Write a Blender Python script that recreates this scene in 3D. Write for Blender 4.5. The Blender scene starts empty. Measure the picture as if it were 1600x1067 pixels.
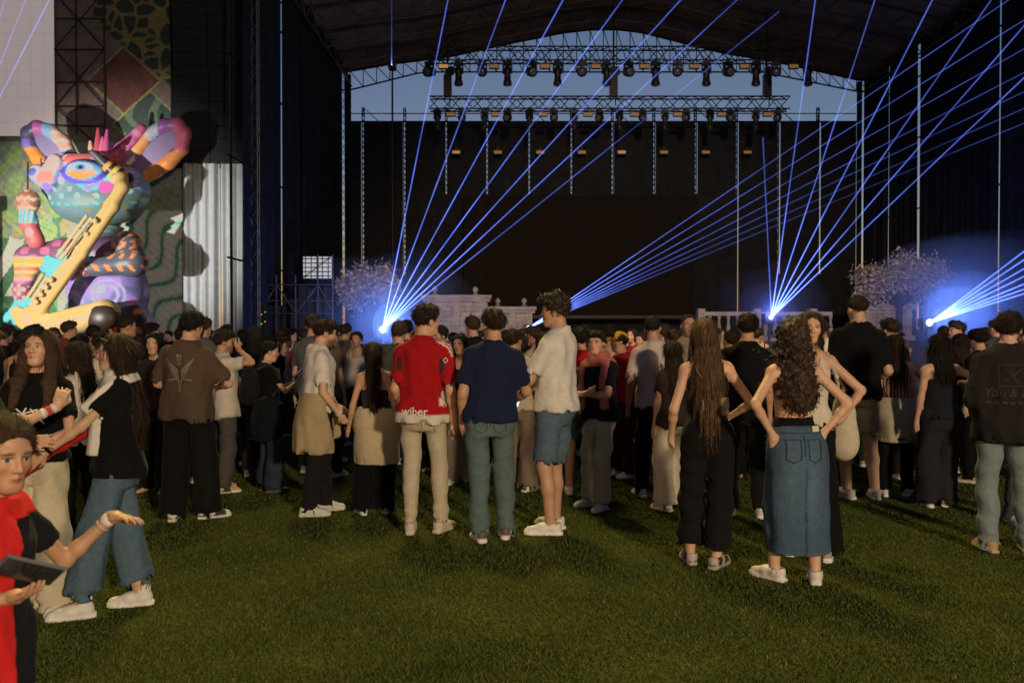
import bpy, math, random, time
import numpy as np
from mathutils import Vector, Matrix, Euler
T0 = time.time()
SC = bpy.context.scene
COL = SC.collection
R = math.radians
# ------------------------------------------------------------------ camera
FPX, HZ, CAMH = 1422.0, 512.0, 1.6          # focal length in photo pixels, horizon row, eye height
PITCH = math.atan((533.5 - HZ) / FPX)
cam_d = bpy.data.cameras.new('camera'); cam = bpy.data.objects.new('camera', cam_d); COL.objects.link(cam)
cam.location = (0, 0, CAMH); cam.rotation_euler = (R(90) - PITCH, 0, 0)
cam_d.lens = 36 * FPX / 1600; cam_d.sensor_width = 36; cam_d.clip_end = 3000; cam_d.clip_start = .05
cam_d.dof.use_dof = True; cam_d.dof.focus_distance = 7.5; cam_d.dof.aperture_fstop = 4.0
SC.camera = cam
# ------------------------------------------------------------------ dusk sky
W = bpy.data.worlds.new('World'); SC.world = W; W.use_nodes = True
wn = W.node_tree.nodes; wl = W.node_tree.links
sky = wn.new('ShaderNodeTexSky'); sky.sky_type = 'NISHITA'; sky.sun_disc = False
sky.sun_elevation = R(-1.0); sky.sun_rotation = R(0); sky.altitude = 600; sky.dust_density = 0.1; sky.ozone_density = 2.3
wl.new(sky.outputs[0], wn['Background'].inputs[0]); wn['Background'].inputs[1].default_value = 0.40
# ------------------------------------------------------------------ lamps of the place
def lamp(name, kind, loc, target, energy, color, size=.5, angle=60, blend=.6):
    L = bpy.data.lights.new(name, kind); o = bpy.data.objects.new(name, L); COL.objects.link(o)
    o.location = loc; L.energy = energy; L.color = color
    if kind in ('SPOT', 'POINT'): L.shadow_soft_size = size
    if kind == 'SPOT': L.spot_size = R(angle); L.spot_blend = blend
    if target is not None:
        o.rotation_euler = (Vector(target) - Vector(loc)).to_track_quat('-Z', 'Y').to_euler()
    return o
lamp('floodlight_mast_a', 'SPOT', (7.0, -12, 5.0), (-0.5, 9.0, 1.5), 10800, (1.0, .77, .49), .5, 84, 1.0)
lamp('floodlight_mast_b', 'SPOT', (-10, -10, 5.5), (1.0, 8.5, 1.4), 2000, (1.0, .62, .30), .5, 84, 1.0)
lamp('stadium_floodlight', 'SPOT', (-4, 26, 32), (0.5, 2.0, 0), 76000, (1.0, .78, .24), 2.2, 21, 1.0)
lamp('mural_spotlight', 'SPOT', (-19.3, 18.5, 2.5), (-15.8, 34, 4.9), 21000, (1.0, .95, .88), .12, 40, .9)
lamp('stage_wash_light', 'SPOT', (2, -9, 12), (5.5, 38, 2.6), 36000, (1.0, .72, .46), .4, 36, .7)
# ------------------------------------------------------------------ output
SC.view_settings.view_transform = 'Standard'; SC.view_settings.look = 'None'
SC.view_settings.exposure = 0.0; SC.view_settings.gamma = 1.0
SC.cycles.use_denoising = True; SC.cycles.denoiser = 'OPENIMAGEDENOISE'; SC.cycles.denoising_prefilter = 'ACCURATE'
SC.cycles.max_bounces = 5; SC.cycles.diffuse_bounces = 2; SC.cycles.glossy_bounces = 2
SC.cycles.transparent_max_bounces = 48; SC.cycles.volume_bounces = 0; SC.cycles.sample_clamp_indirect = 1.5; SC.cycles.sample_clamp_direct = 3.0
SC.cycles.use_light_tree = True

# ================================================================== helpers
def at(px, py, d):
    """point seen at photo pixel (px,py) at ground distance d (metres along +Y)"""
    v = Vector(((px - 800) / FPX, 1.0, (533.5 - py) / FPX)); v.rotate(Euler((-PITCH, 0, 0)))
    return Vector((0, 0, CAMH)) + v * (d / v.y)
def gz(y):                                                           # the lawn dips a little towards the stage
    return -0.011 * max(0.0, min(y, 60.0) - 9.0)
def on_ground(px, py):
    v = Vector(((px - 800) / FPX, 1.0, (533.5 - py) / FPX)); v.rotate(Euler((-PITCH, 0, 0)))
    t = -CAMH / v.z
    for _ in range(6): t = (gz(t * v.y) - CAMH) / v.z
    return Vector((0, 0, CAMH)) + v * t
def tag(o, label=None, cat=None, group=None, kind=None):
    for k, v in (('label', label), ('category', cat), ('group', group), ('kind', kind)):
        if v: o[k] = v
    return o
def empty(name, loc, rz=0, **kw):
    o = bpy.data.objects.new(name, None); COL.objects.link(o); o.location = loc; o.rotation_euler = (0, 0, rz)
    o.empty_display_size = .1
    return tag(o, **kw)
def mkmesh(name, V, F, smooth=True, col=None):
    me = bpy.data.meshes.new(name)
    V = np.asarray(V, np.float32); 
    if isinstance(F, np.ndarray):
        n, k = F.shape
        me.vertices.add(len(V)); me.vertices.foreach_set('co', V.ravel())
        me.loops.add(n * k); me.loops.foreach_set('vertex_index', F.astype(np.int32).ravel())
        me.polygons.add(n); me.polygons.foreach_set('loop_start', np.arange(0, n * k, k, dtype=np.int32))
        me.update(calc_edges=True)
    else:
        me.from_pydata([tuple(v) for v in V], [], F); me.update()
    if smooth and len(me.polygons): me.polygons.foreach_set('use_smooth', np.ones(len(me.polygons), bool))
    if col is not None:
        ca = me.color_attributes.new('Col', 'FLOAT_COLOR', 'POINT')
        c4 = np.ones((len(V), 4), np.float32); c4[:, :3] = col
        ca.data.foreach_set('color', c4.ravel())
    return me
def obj(name, me, mat=None, parent=None, **kw):
    o = bpy.data.objects.new(name, me); COL.objects.link(o)
    if mat is not None and not me.materials: me.materials.append(mat)
    if parent is not None: o.parent = parent
    return tag(o, **kw)
class MB:
    """collects boxes, bars and tubes into one mesh"""
    def __init__(s): s.V = []; s.F = []
    def add(s, V, F):
        b = len(s.V); s.V += [tuple(v) for v in V]; s.F += [tuple(i + b for i in f) for f in F]; return s
    def box(s, x0, x1, y0, y1, z0, z1):
        V = [(x, y, z) for z in (z0, z1) for y in (y0, y1) for x in (x0, x1)]
        return s.add(V, [(0, 2, 3, 1), (4, 5, 7, 6), (0, 1, 5, 4), (2, 6, 7, 3), (0, 4, 6, 2), (1, 3, 7, 5)])
    def tube(s, a, b, r, n=6, r2=None, cap=True):
        a = Vector(a); b = Vector(b); d = (b - a)
        if d.length < 1e-6: return s
        q = d.to_track_quat('Z', 'Y'); r2 = r if r2 is None else r2; V = []
        for p, rr in ((a, r), (b, r2)):
            for i in range(n):
                t = 2 * math.pi * i / n; V.append(p + q @ Vector((rr * math.cos(t), rr * math.sin(t), 0)))
        F = [(i, (i + 1) % n, n + (i + 1) % n, n + i) for i in range(n)]
        if cap: F += [tuple(range(n))[::-1], tuple(range(n, 2 * n))]
        return s.add(V, F)
    def lathe(s, prof, c=(0, 0, 0), n=16, ax=None):
        c = Vector(c); q = Vector(ax).to_track_quat('Z', 'Y') if ax is not None else None; V = []
        for r_, z in prof:
            for i in range(n):
                t = 2 * math.pi * i / n; v = Vector((r_ * math.cos(t), r_ * math.sin(t), z))
                V.append(c + (q @ v if q else v))
        F = [(k * n + i, k * n + (i + 1) % n, (k + 1) * n + (i + 1) % n, (k + 1) * n + i) for k in range(len(prof) - 1) for i in range(n)]
        F += [tuple(range(n))[::-1], tuple(range((len(prof) - 1) * n, len(prof) * n))]
        return s.add(V, F)
    def build(s, name, mat, parent=None, smooth=False, **kw):
        return obj(name, mkmesh(name, s.V, s.F, smooth), mat, parent, **kw)
def truss(mb, a, b, w=.3, r=.025, rb=.012, step=.5, up=(0, 0, 1)):
    """four-chord box truss with zig-zag braces"""
    a = Vector(a); b = Vector(b); d = (b - a).normalized(); u = Vector(up)
    s = d.cross(u).normalized(); u = s.cross(d).normalized(); L = (b - a).length; n = max(2, int(L / step))
    cs = [(s * i + u * j) * w / 2 for i, j in ((-1, -1), (1, -1), (1, 1), (-1, 1))]
    for c in cs: mb.tube(a + c, b + c, r, 5)
    for k in range(n):
        p, q = a + d * (L * k / n), a + d * (L * (k + 1) / n)
        for m in range(4):
            c0, c1 = cs[m], cs[(m + 1) % 4]
            if k % 2: c0, c1 = c1, c0
            mb.tube(p + c0, q + c1, rb, 4, cap=False)
# ------------------------------------------------------------------ materials
MATS = {}
def material(key, col=(.5, .5, .5), rough=.7, metal=0, bump=0, bscale=40, var=.0, vscale=6, emit=None, estr=0, source=None, bstretch=None, sss=0, sheen=0, spec=.5):
    if key in MATS: return MATS[key]
    m = bpy.data.materials.new(key); m.use_nodes = True; MATS[key] = m
    nt = m.node_tree; N = nt.nodes; L = nt.links; b = N['Principled BSDF']
    b.inputs['Roughness'].default_value = rough; b.inputs['Metallic'].default_value = metal
    b.inputs['Specular IOR Level'].default_value = spec
    if sheen: b.inputs['Sheen Weight'].default_value = sheen
    tc = N.new('ShaderNodeTexCoord'); mp = N.new('ShaderNodeMapping'); L.new(tc.outputs['Object'], mp.inputs[0])
    if bstretch: mp.inputs['Scale'].default_value = bstretch
    if source == 'attr':
        a = N.new('ShaderNodeAttribute'); a.attribute_name = 'Col'; src = a.outputs['Color']
    elif source == 'object':
        a = N.new('ShaderNodeObjectInfo'); src = a.outputs['Color']
    else:
        a = N.new('ShaderNodeRGB'); a.outputs[0].default_value = (*col, 1); src = a.outputs[0]
    if var:
        nz = N.new('ShaderNodeTexNoise'); nz.inputs['Scale'].default_value = vscale; nz.inputs['Detail'].default_value = 5
        L.new(mp.outputs[0], nz.inputs[0])
        mr = N.new('ShaderNodeMapRange'); mr.inputs[1].default_value = .3; mr.inputs[2].default_value = .7
        mr.inputs[3].default_value = 1 - var; mr.inputs[4].default_value = 1 + var; L.new(nz.outputs[0], mr.inputs[0])
        mx = N.new('ShaderNodeVectorMath'); mx.operation = 'SCALE'; L.new(src, mx.inputs[0]); L.new(mr.outputs[0], mx.inputs['Scale']); src = mx.outputs[0]
    L.new(src, b.inputs['Base Color'])
    if bump:
        nz = N.new('ShaderNodeTexNoise'); nz.inputs['Scale'].default_value = bscale; nz.inputs['Detail'].default_value = 4
        L.new(mp.outputs[0], nz.inputs[0]); bp = N.new('ShaderNodeBump'); bp.inputs['Strength'].default_value = bump; bp.inputs['Distance'].default_value = .01
        L.new(nz.outputs[0], bp.inputs['Height']); L.new(bp.outputs[0], b.inputs['Normal'])
    if emit:
        b.inputs['Emission Color'].default_value = (*emit, 1); b.inputs['Emission Strength'].default_value = estr
    return m
def M_skin(): return material('skin', rough=.55, source='attr', bump=.15, bscale=120, var=.08, vscale=25)
def M_cloth(): return material('cloth', rough=.9, source='attr', bump=.5, bscale=28, var=.07, vscale=22, sheen=.03, spec=.12)
def M_denim(): return material('denim', rough=.9, source='attr', bump=.5, bscale=55, var=.13, vscale=32, spec=.12)
def M_hair(): return material('hair', rough=.5, source='attr', bump=1.0, bscale=70, var=.5, vscale=55, bstretch=(3.2, 3.2, .5), spec=.18)
def M_curl(): return material('curly_hair', rough=.55, source='attr', bump=1.0, bscale=60, var=.5, vscale=45, spec=.4)
def M_shoe(): return material('shoe', rough=.6, source='attr', bump=.2, bscale=60, var=.08, vscale=30)

# ================================================================== implicit surfaces
def sub3(p, c): return p - np.asarray(c, np.float32)
def cone(a, b, r1, r2):
    a = np.asarray(a, np.float32); b = np.asarray(b, np.float32); ab = b - a; L2 = float(ab @ ab) + 1e-9
    def f(p):
        t = np.clip(((p - a) @ ab) / L2, 0, 1); q = p - a - t[:, None] * ab
        return np.sqrt((q * q).sum(1)) - (r1 + (r2 - r1) * t)
    return f
def ell(c, r, M=None):
    c = np.asarray(c, np.float32); r = np.asarray(r, np.float32)
    def f(p):
        q = p - c
        if M is not None: q = q @ M
        a = q / r; k0 = np.sqrt((a * a).sum(1)); a = a / r; k1 = np.sqrt((a * a).sum(1)) + 1e-9
        return k0 * (k0 - 1) / k1
    return f
def loft(rows, o=(0, 0, 0), M=None, ex=2.0):
    """stack of ellipses: rows of (z, half width, half depth, cx, cy) in the frame (o, M)"""
    rows = np.array([tuple(r) + (0,) * (5 - len(r)) for r in sorted(rows)], np.float64); z = rows[:, 0]
    zz = np.linspace(z[0], z[-1], 160)
    t = np.arange(len(z)); tt = np.interp(zz, z, t); tab = []
    for c in range(1, 5):                                             # monotone-ish smoothing of the profile
        y = np.interp(zz, z, rows[:, c]); k = np.hanning(17); k /= k.sum()
        tab.append(np.convolve(np.pad(y, 8, 'edge'), k, 'valid'))
    o = np.asarray(o, np.float32)
    def f(p):
        q = p - o
        if M is not None: q = q @ M
        a, b, cx, cy = (np.interp(q[:, 2], zz, y) for y in tab)
        x = np.abs(q[:, 0] - cx) / a; y = np.abs(q[:, 1] - cy) / b
        k = np.sqrt(x * x + y * y) if ex == 2 else (x ** ex + y ** ex) ** (1 / ex)
        d = (k - 1) * np.minimum(a, b)
        return np.maximum(d, np.maximum(z[0] - q[:, 2], q[:, 2] - z[-1])).astype(np.float32)
    return f
def smin(a, b, k):
    h = np.clip(.5 + .5 * (b - a) / k, 0, 1); return b + (a - b) * h - k * h * (1 - h)
def smax(a, b, k): return -smin(-a, -b, k)
def U(k, *fs):
    def f(p):
        d = fs[0](p)
        for g in fs[1:]: d = smin(d, g(p), k)
        return d
    return f
def near(d, p, c, rad, fn, k, sub=False):
    """blend fn into d only where p lies within rad of c"""
    q = p - np.asarray(c, np.float32); i = np.nonzero((q * q).sum(1) < rad * rad)[0]
    if len(i):
        e = fn(p[i]); d[i] = smax(d[i], -e, k) if sub else smin(d[i], e, k)
    return d
def plane(n, c):
    n = np.asarray(n, np.float32); n = n / np.linalg.norm(n); c = np.asarray(c, np.float32)
    return lambda p: (p - c) @ n
def folds(seed, freq=42., amp=.005, stretch=(1, 1, .45)):
    rs = np.random.RandomState(seed); K = rs.normal(size=(5, 3)); K /= np.linalg.norm(K, axis=1)[:, None]
    K = (K * freq * rs.uniform(.6, 1.6, (5, 1)) * np.array(stretch)).astype(np.float32); ph = rs.uniform(0, 6.3, 5).astype(np.float32); w = rs.uniform(0, 6.3, 3).astype(np.float32)
    def f(p):
        q = p + .035 * np.sin(p[:, [1, 2, 0]] * 11 + w); s = 0
        for n_, (k, h) in enumerate(zip(K, ph)):
            v = q @ k; s = s + (np.sin(v + h) if n_ < 2 else 1.7 * (np.abs(np.sin(v * .6 + h)) - .62))
        return (amp / 2.2) * s
    return f
def axis(lo, hi, h, fine):
    out = [lo]; x = lo
    while x < hi:
        s = h
        for c, r, hf in fine:
            if c - r - h < x < c + r: s = min(s, hf)
        x += s; out.append(x)
    return np.array(out, np.float32)
def mesh_sdf(f, lo, hi, h, fine=()):
    """surface nets over a rectilinear grid; fine = [(centre, radius, cell)]; only blocks near the surface are evaluated"""
    ax = [axis(lo[i], hi[i], h, [(c[i], r, hf) for c, r, hf in fine]) for i in range(3)]
    n = [len(a) for a in ax]; B = 5
    nb = [(k - 1 + B - 1) // B for k in n]
    cs = []; hw = []
    for a, m, k in zip(ax, nb, n):
        i0 = np.arange(m) * B; i1 = np.minimum(i0 + B, k - 1); cs.append((a[i0] + a[i1]) / 2); hw.append((a[i1] - a[i0]) / 2)
    C = np.stack(np.meshgrid(*cs, indexing='ij'), -1).reshape(-1, 3); Hh = np.stack(np.meshgrid(*hw, indexing='ij'), -1).reshape(-1, 3)
    dc = f(C.astype(np.float32)); act = (np.abs(dc) < 1.35 * np.sqrt((Hh ** 2).sum(1)) + .012).reshape(nb)
    sg = np.where(dc < 0, -1., 1.).astype(np.float32).reshape(nb)
    idx = [np.minimum(np.arange(k) // B, m - 1) for k, m in zip(n, nb)]
    V = sg[np.ix_(*idx)].copy()
    need = np.zeros(n, bool); A = act[np.ix_(*[np.minimum(np.arange(k - 1) // B, m - 1) for k, m in zip(n, nb)])]
    for dx in (0, 1):
        for dy in (0, 1):
            for dz in (0, 1): need[dx:n[0] - 1 + dx, dy:n[1] - 1 + dy, dz:n[2] - 1 + dz] |= A
    I = np.nonzero(need); P = np.stack([ax[k][I[k]] for k in range(3)], -1).astype(np.float32)
    V[I] = f(P)
    S = V < 0
    cnt = np.zeros([k - 1 for k in n], np.int8)
    for dx in (0, 1):
        for dy in (0, 1):
            for dz in (0, 1): cnt += S[dx:n[0] - 1 + dx, dy:n[1] - 1 + dy, dz:n[2] - 1 + dz]
    ci = np.nonzero((cnt > 0) & (cnt < 8)); m = len(ci[0])
    if m == 0: return np.zeros((0, 3)), np.zeros((0, 4), int)
    acc = np.zeros((m, 3)); num = np.zeros(m)
    cor = [(a, b, c) for a in (0, 1) for b in (0, 1) for c in (0, 1)]
    val = {c: V[ci[0] + c[0], ci[1] + c[1], ci[2] + c[2]] for c in cor}
    pos = {c: np.stack([ax[k][ci[k] + c[k]] for k in range(3)], -1) for c in cor}
    for c in cor:
        for k in range(3):
            if c[k] == 0:
                e = list(c); e[k] = 1; e = tuple(e); a, b = val[c], val[e]; s = (a < 0) != (b < 0)
                t = np.where(s, a / np.where(s, a - b, 1), 0)[:, None]
                acc += np.where(s[:, None], pos[c] + t * (pos[e] - pos[c]), 0); num += s
    P = acc / num[:, None]
    cid = -np.ones([k - 1 for k in n], np.int64); cid[ci] = np.arange(m); Q = []
    for k in range(3):
        a, b = (k + 1) % 3, (k + 2) % 3
        s0 = [slice(None)] * 3; s1 = [slice(None)] * 3; s0[k] = slice(0, -1); s1[k] = slice(1, None)
        e = S[tuple(s0)] != S[tuple(s1)]; flip = S[tuple(s0)]
        J = np.nonzero(e); ok = (J[a] > 0) & (J[b] > 0) & (J[a] < n[a] - 1) & (J[b] < n[b] - 1); J = [j[ok] for j in J]
        fl = flip[tuple(J)]; q = []
        for da, db in ((1, 1), (0, 1), (0, 0), (1, 0)):
            jj = [None] * 3; jj[k] = J[k]; jj[a] = J[a] - da; jj[b] = J[b] - db; q.append(cid[tuple(jj)])
        q = np.stack(q, -1); q[~fl] = q[~fl][:, ::-1]; Q.append(q)
    Q = np.concatenate(Q); Q = Q[(Q >= 0).all(1)]
    return P, Q
# ================================================================== people
def rotm(yaw=0, pitch=0, roll=0):
    """columns = the local axes; pitch > 0 leans/looks forward-down, yaw > 0 turns to the person's left, roll > 0 tips to the right"""
    return np.array(Matrix.Rotation(R(yaw), 3, 'Z') @ Matrix.Rotation(R(-pitch), 3, 'X') @ Matrix.Rotation(R(roll), 3, 'Y'), np.float32)
SKIN = [(.56, .33, .22), (.47, .26, .165), (.40, .215, .13), (.62, .39, .28)]
BLACKHAIR, DARKHAIR, BROWNHAIR, BLONDE = (.012, .009, .008), (.028, .017, .011), (.06, .034, .02), (.20, .12, .06)
def g_const(c):
    c = np.array(c, np.float32); return lambda p: np.tile(c, (len(p), 1))
JOBS = []
def queue(o, f, lo, hi, res, fine, col, post=None):
    JOBS.append((o, f, np.asarray(lo, float), np.asarray(hi, float), res, fine, col, post))
def strands(f, c, n, length, lift, width, seed, rnd=.25, keep=None, tie=None):
    """thin locks laid over a hair surface, all growing away from the crown c"""
    def post(V, Q, col):
        rs = np.random.RandomState(seed); i = rs.randint(0, len(V), n); P = V[i] + rs.normal(size=(n, 3)).astype(np.float32) * .002; e = .004
        N = np.stack([f(P + np.eye(3, dtype=np.float32)[a] * e) - f(P - np.eye(3, dtype=np.float32)[a] * e) for a in range(3)], -1); N /= np.linalg.norm(N, axis=1)[:, None] + 1e-9
        D = P - c; D[:, 2] -= .12; D /= np.linalg.norm(D, axis=1)[:, None] + 1e-9; D = (D * .6 + np.array([0, 0, -.7]) if tie is None else (lambda T_: T_ / (np.linalg.norm(T_, axis=1)[:, None] + 1e-6))(tie - P) * np.where(P[:, 2] > tie[2] - .12, 1, 0)[:, None] + np.where(P[:, 2] > tie[2] - .12, 0, -1)[:, None] * np.array([0, 0, 1.])) + rs.normal(size=(n, 3)) * rnd; D -= N * (D * N).sum(1)[:, None]; D /= np.linalg.norm(D, axis=1)[:, None] + 1e-9
        S = np.cross(D, N) * (width * rs.uniform(.5, 1.2, n))[:, None]; L = (length * rs.uniform(.5, 1.3, n))[:, None]; li = (lift * rs.uniform(.2, 1.4, n))[:, None]
        ok = None
        b = P - N * .002; m = P + D * L * .5 + N * L * li * .8; t = P + D * L + N * L * li * .7
        if keep is not None:
            ok = (keep(m.astype(np.float32)) > .006) & (keep(t.astype(np.float32)) > .006)
            b, m, t, S, i = b[ok], m[ok], t[ok], S[ok], i[ok]
        n_ = len(b)
        W = np.concatenate([V] + [np.stack([b - S, b + S, m + S * .8, m - S * .8, t + S * .15, t - S * .15], 1).reshape(-1, 3)]); k = len(V) + np.arange(n_)[:, None] * 6
        cc = np.repeat(col[i] * rs.uniform(.5, 1.45, (n_, 1)), 6, 0); return W.astype(np.float32), np.concatenate([Q, k + [0, 1, 2, 3], k + [3, 2, 4, 5]]), np.concatenate([col, cc])
    return post
def flush():
    """mesh all queued surfaces, four at a time (numpy lets go of the interpreter lock)"""
    from concurrent.futures import ThreadPoolExecutor
    def work(j):
        V, Q = mesh_sdf(*j[1:6]); V = V.astype(np.float32); c = j[6](V) if callable(j[6]) else np.tile(np.array(j[6], np.float32), (len(V), 1)); return j[7](V, Q, c) if j[7] is not None and len(V) else (V, Q, c)
    with ThreadPoolExecutor(4) as ex:
        for j, (V, Q, c) in zip(JOBS, ex.map(work, JOBS)):
            old = j[0].data; me = mkmesh(old.name, V, Q, col=c)
            for m in old.materials: me.materials.append(m)
            j[0].data = me; bpy.data.meshes.remove(old)
    JOBS.clear()
class Person:
    """a figure in its own frame: feet on z = 0, facing +Y, its right side at +X"""
    def __init__(s, H=1.75, sex='m', skin=0, lean=(0, 0, 0), head=(0, 0, 0), feet=((-.10, 0, 5), (.10, 0, -5)), hipshift=0, arms=None, build=1.0, seed=0, res=.011, child=False):
        s.H = H; s.k = k = H / 1.75; s.sex = sex; s.seed = seed; s.res = res; s.skin = np.array(SKIN[skin], np.float32); s.bd = build
        f = sex == 'f'; s.f = f
        s.pel = np.array([hipshift, 0, .95], np.float32) * k
        s.T = rotm(*lean)
        tp = lambda x, y, z: s.pel + s.T @ (np.array([x, y, z - .95], np.float32) * k)      # torso frame -> person frame
        s.tp = tp
        w = build * .93; build = s.bd = build * .94
        sw = (.152 if f else .176) * w
        if f: rows = [(.80, .15, .105, -.02), (.91, .178, .122, -.025), (1.0, .155, .105, -.01), (1.08, .125, .09, 0), (1.2, .135, .098, .005), (1.31, .145, .115, .012), (1.40, .14, .088, -.01), (1.46, .085, .065, -.015), (1.50, .05, .05, -.012)]
        else: rows = [(.80, .145, .105, -.01), (.91, .17, .118, -.018), (1.0, .155, .108, -.005), (1.08, .145, .102, 0), (1.2, .158, .11, .002), (1.32, .175, .122, .004), (1.41, .165, .095, -.012), (1.47, .10, .07, -.018), (1.52, .055, .055, -.012)]
        s.trows = [((z - .95) * k, a * w * k, b * w * k, 0, cy * k) for z, a, b, cy in rows]
        s.torso = loft(s.trows, s.pel, s.T, 2.3)
        s.nb = tp(0, -.012, 1.47)
        s.hm = s.T @ rotm(*head); hs = k if not child else k * 1.16; s.hs = hs
        s.hc = s.nb + s.T @ np.array([0, .012, .03], np.float32) * k + s.hm @ np.array([0, .022, .128], np.float32) * hs
        s.hip = [s.pel + np.array([x * .092 * w, 0, -.03], np.float32) * k for x in (-1, 1)]
        s.feet = []; s.knee = []; s.ank = []
        for i, (fx, fy, fyaw) in enumerate(feet):
            fx_, fy_ = fx * k, fy * k; a = np.array([fx_, fy_ - .0 * k, .085 * k], np.float32)
            lift = 0
            hp = s.hip[i]; L1, L2 = .425 * k, .415 * k; d = a - hp; D = np.linalg.norm(d); 
            if D > (L1 + L2) * .999: D = (L1 + L2) * .999
            ca = (L1 * L1 + D * D - L2 * L2) / (2 * L1 * D); h = L1 * math.sqrt(max(0, 1 - ca * ca)); u = d / np.linalg.norm(d)
            fw = np.array([-math.sin(R(fyaw)), math.cos(R(fyaw)), 0], np.float32); fw = fw - u * (fw @ u); fw /= np.linalg.norm(fw)
            s.knee.append(hp + u * L1 * ca + fw * h); s.ank.append(a); s.feet.append((fx_, fy_, fyaw))
        s.sh = [tp(-sw, -.012, 1.392), tp(sw, -.012, 1.392)]
        s.arm = []
        arms = arms or {}
        for i, side in ((0, 'L'), (1, 'R')):
            A = dict(t=(.215, .03, .83), pole=None, palm=None, curl=.35); A.update(arms.get(side, {})); sg = -1 if i == 0 else 1
            t = np.array([A['t'][0] * sg, A['t'][1], A['t'][2]], np.float32) * k
            if A.get('abs'): t = np.array(A['t'], np.float32)
            S0 = s.sh[i]; L1, L2 = .295 * k, .25 * k; d = t - S0; D = float(np.linalg.norm(d)); u = d / D; D = min(D, (L1 + L2) * .998)
            pole = np.array(A['pole'] if A['pole'] else (.35, -1, -.2), np.float32); pole[0] *= sg
            pole = pole - u * (pole @ u); pole /= np.linalg.norm(pole)
            ca = (L1 * L1 + D * D - L2 * L2) / (2 * L1 * D); ca = max(-1, min(1, ca)); h = L1 * math.sqrt(1 - ca * ca)
            E = S0 + u * L1 * ca + pole * h; Wr = S0 + u * D
            fd = (Wr - E) / np.linalg.norm(Wr - E)
            if A.get('hand'): 
                hd = np.array(A['hand'], np.float32); hd[0] *= sg; fd2 = hd / np.linalg.norm(hd)
            else: fd2 = fd
            pn = np.array(A['palm'] if A['palm'] else (-1, .15, 0), np.float32); pn[0] *= sg
            pn = pn - fd2 * (pn @ fd2); pn /= np.linalg.norm(pn) + 1e-9
            s.arm.append(dict(S=S0, E=E, W=Wr, fd=fd2, pn=pn, curl=A['curl'], sg=sg, spread=A.get('spread', .12)))
        s.root = None; s.nst = int(np.interp(res, [.008, .012, .020, .03], [2600, 1900, 1100, 350]))
    # ---- fields
    def hand_field(s, A):
        k = s.k * (.92 if s.f else 1.0); W, y, z = A['W'], A['fd'], A['pn']; x = np.cross(y, z) ; 
        # thumb on the inner/front side: x axis * side
        th = -A['sg'] * np.float32(1) * (1)
        P = lambda a, b, c: W + (x * a + y * b + z * c) * k
        fs = [cone(P(0, -.01, 0), P(0, .03, 0), .026 * k, .03 * k),
              cone(P(-.022, .03, 0), P(-.026, .082, 0), .0165 * k, .0135 * k), cone(P(.022, .03, 0), P(.026, .078, 0), .0165 * k, .0135 * k), cone(P(0, .03, 0), P(0, .085, 0), .0175 * k, .015 * k)]
        g = [U(.012 * k, *fs)]
        order = [-.031, -.0105, .0105, .031]
        ln = [.072, .083, .078, .060] if th < 0 else [.060, .078, .083, .072]
        for q, (ox, l) in enumerate(zip(order, ln)):
            p = P(ox, .086, 0); ang = A['curl'] * .5; seg = []
            sp = ox / .031 * A['spread']
            for j, fr in enumerate((.45, .31, .24)):
                dr = (y * math.cos(ang) + z * math.sin(ang)) ; dr = dr + x * sp * math.cos(ang); dr /= np.linalg.norm(dr)
                e = p + dr * l * fr * k; seg.append(cone(p, e, (.0088 - .0008 * j) * k, (.008 - .0008 * j) * k)); p = e; ang += A['curl'] * (1.0 if j == 0 else .8)
            g.append(U(.003, *seg))
        p0 = P(th * .022, .015, .006); p1 = P(th * .05, .05, .018); p2 = P(th * (.056 - .018 * min(1, A['curl'])), .083, .026 + .01 * A['curl']); 
        g.append(U(.006, cone(p0, p1, .015 * k, .011 * k), cone(p1, p2, .0105 * k, .0085 * k)))
        return U(.005 * k, *g)
    def head_field(s):
        hs, M, c = s.hs, s.hm, s.hc; fm = s.f
        P = lambda x, y, z: c + M @ (np.array([x, y, z], np.float32) * hs)
        e = lambda x, y, z, a, b, d: ell(P(x, y, z), (a * hs, b * hs, d * hs), M)
        jaw = .052 if fm else .058
        base = U(.03 * hs, e(0, -.014, .034, .075, .096, .080), e(0, .026, -.035, jaw, .060, .082), cone(P(-.012, .06, -.088), P(.012, .06, -.088), .022 * hs, .022 * hs))
        soft = U(.018 * hs, e(-.034, .048, -.018, .028, .03, .028), e(.034, .048, -.018, .028, .03, .028), cone(P(-.034, .066, .026), P(.034, .066, .026), .016 * hs, .016 * hs))
        nose = U(.008 * hs, cone(P(0, .082, .018), P(0, .1005, -.025), .0070 * hs, .0105 * hs), cone(P(-.011, .09, -.028), P(.011, .09, -.028), .0085 * hs, .0085 * hs))
        lips = U(.006 * hs, cone(P(-.021, .072, -.058), P(0, .0845, -.054), .006 * hs, .0075 * hs), cone(P(.021, .072, -.058), P(0, .0845, -.054), .006 * hs, .0075 * hs), cone(P(-.016, .074, -.064), P(.016, .074, -.064), .0075 * hs, .0075 * hs), cone(P(0, .082, -.065), P(0, .0822, -.0655), .008 * hs, .008 * hs))
        socket = U(.004, e(-.031, .094, .004, .020, .018, .0125), e(.031, .094, .004, .020, .018, .0125))
        eyes = U(.001, e(-.031, .067, .003, .0138, .0138, .0125), e(.031, .067, .003, .0138, .0138, .0125))
        ears = U(.001, e(-.077, -.012, -.008, .010, .019, .031), e(.077, -.012, -.008, .010, .019, .031))
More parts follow.
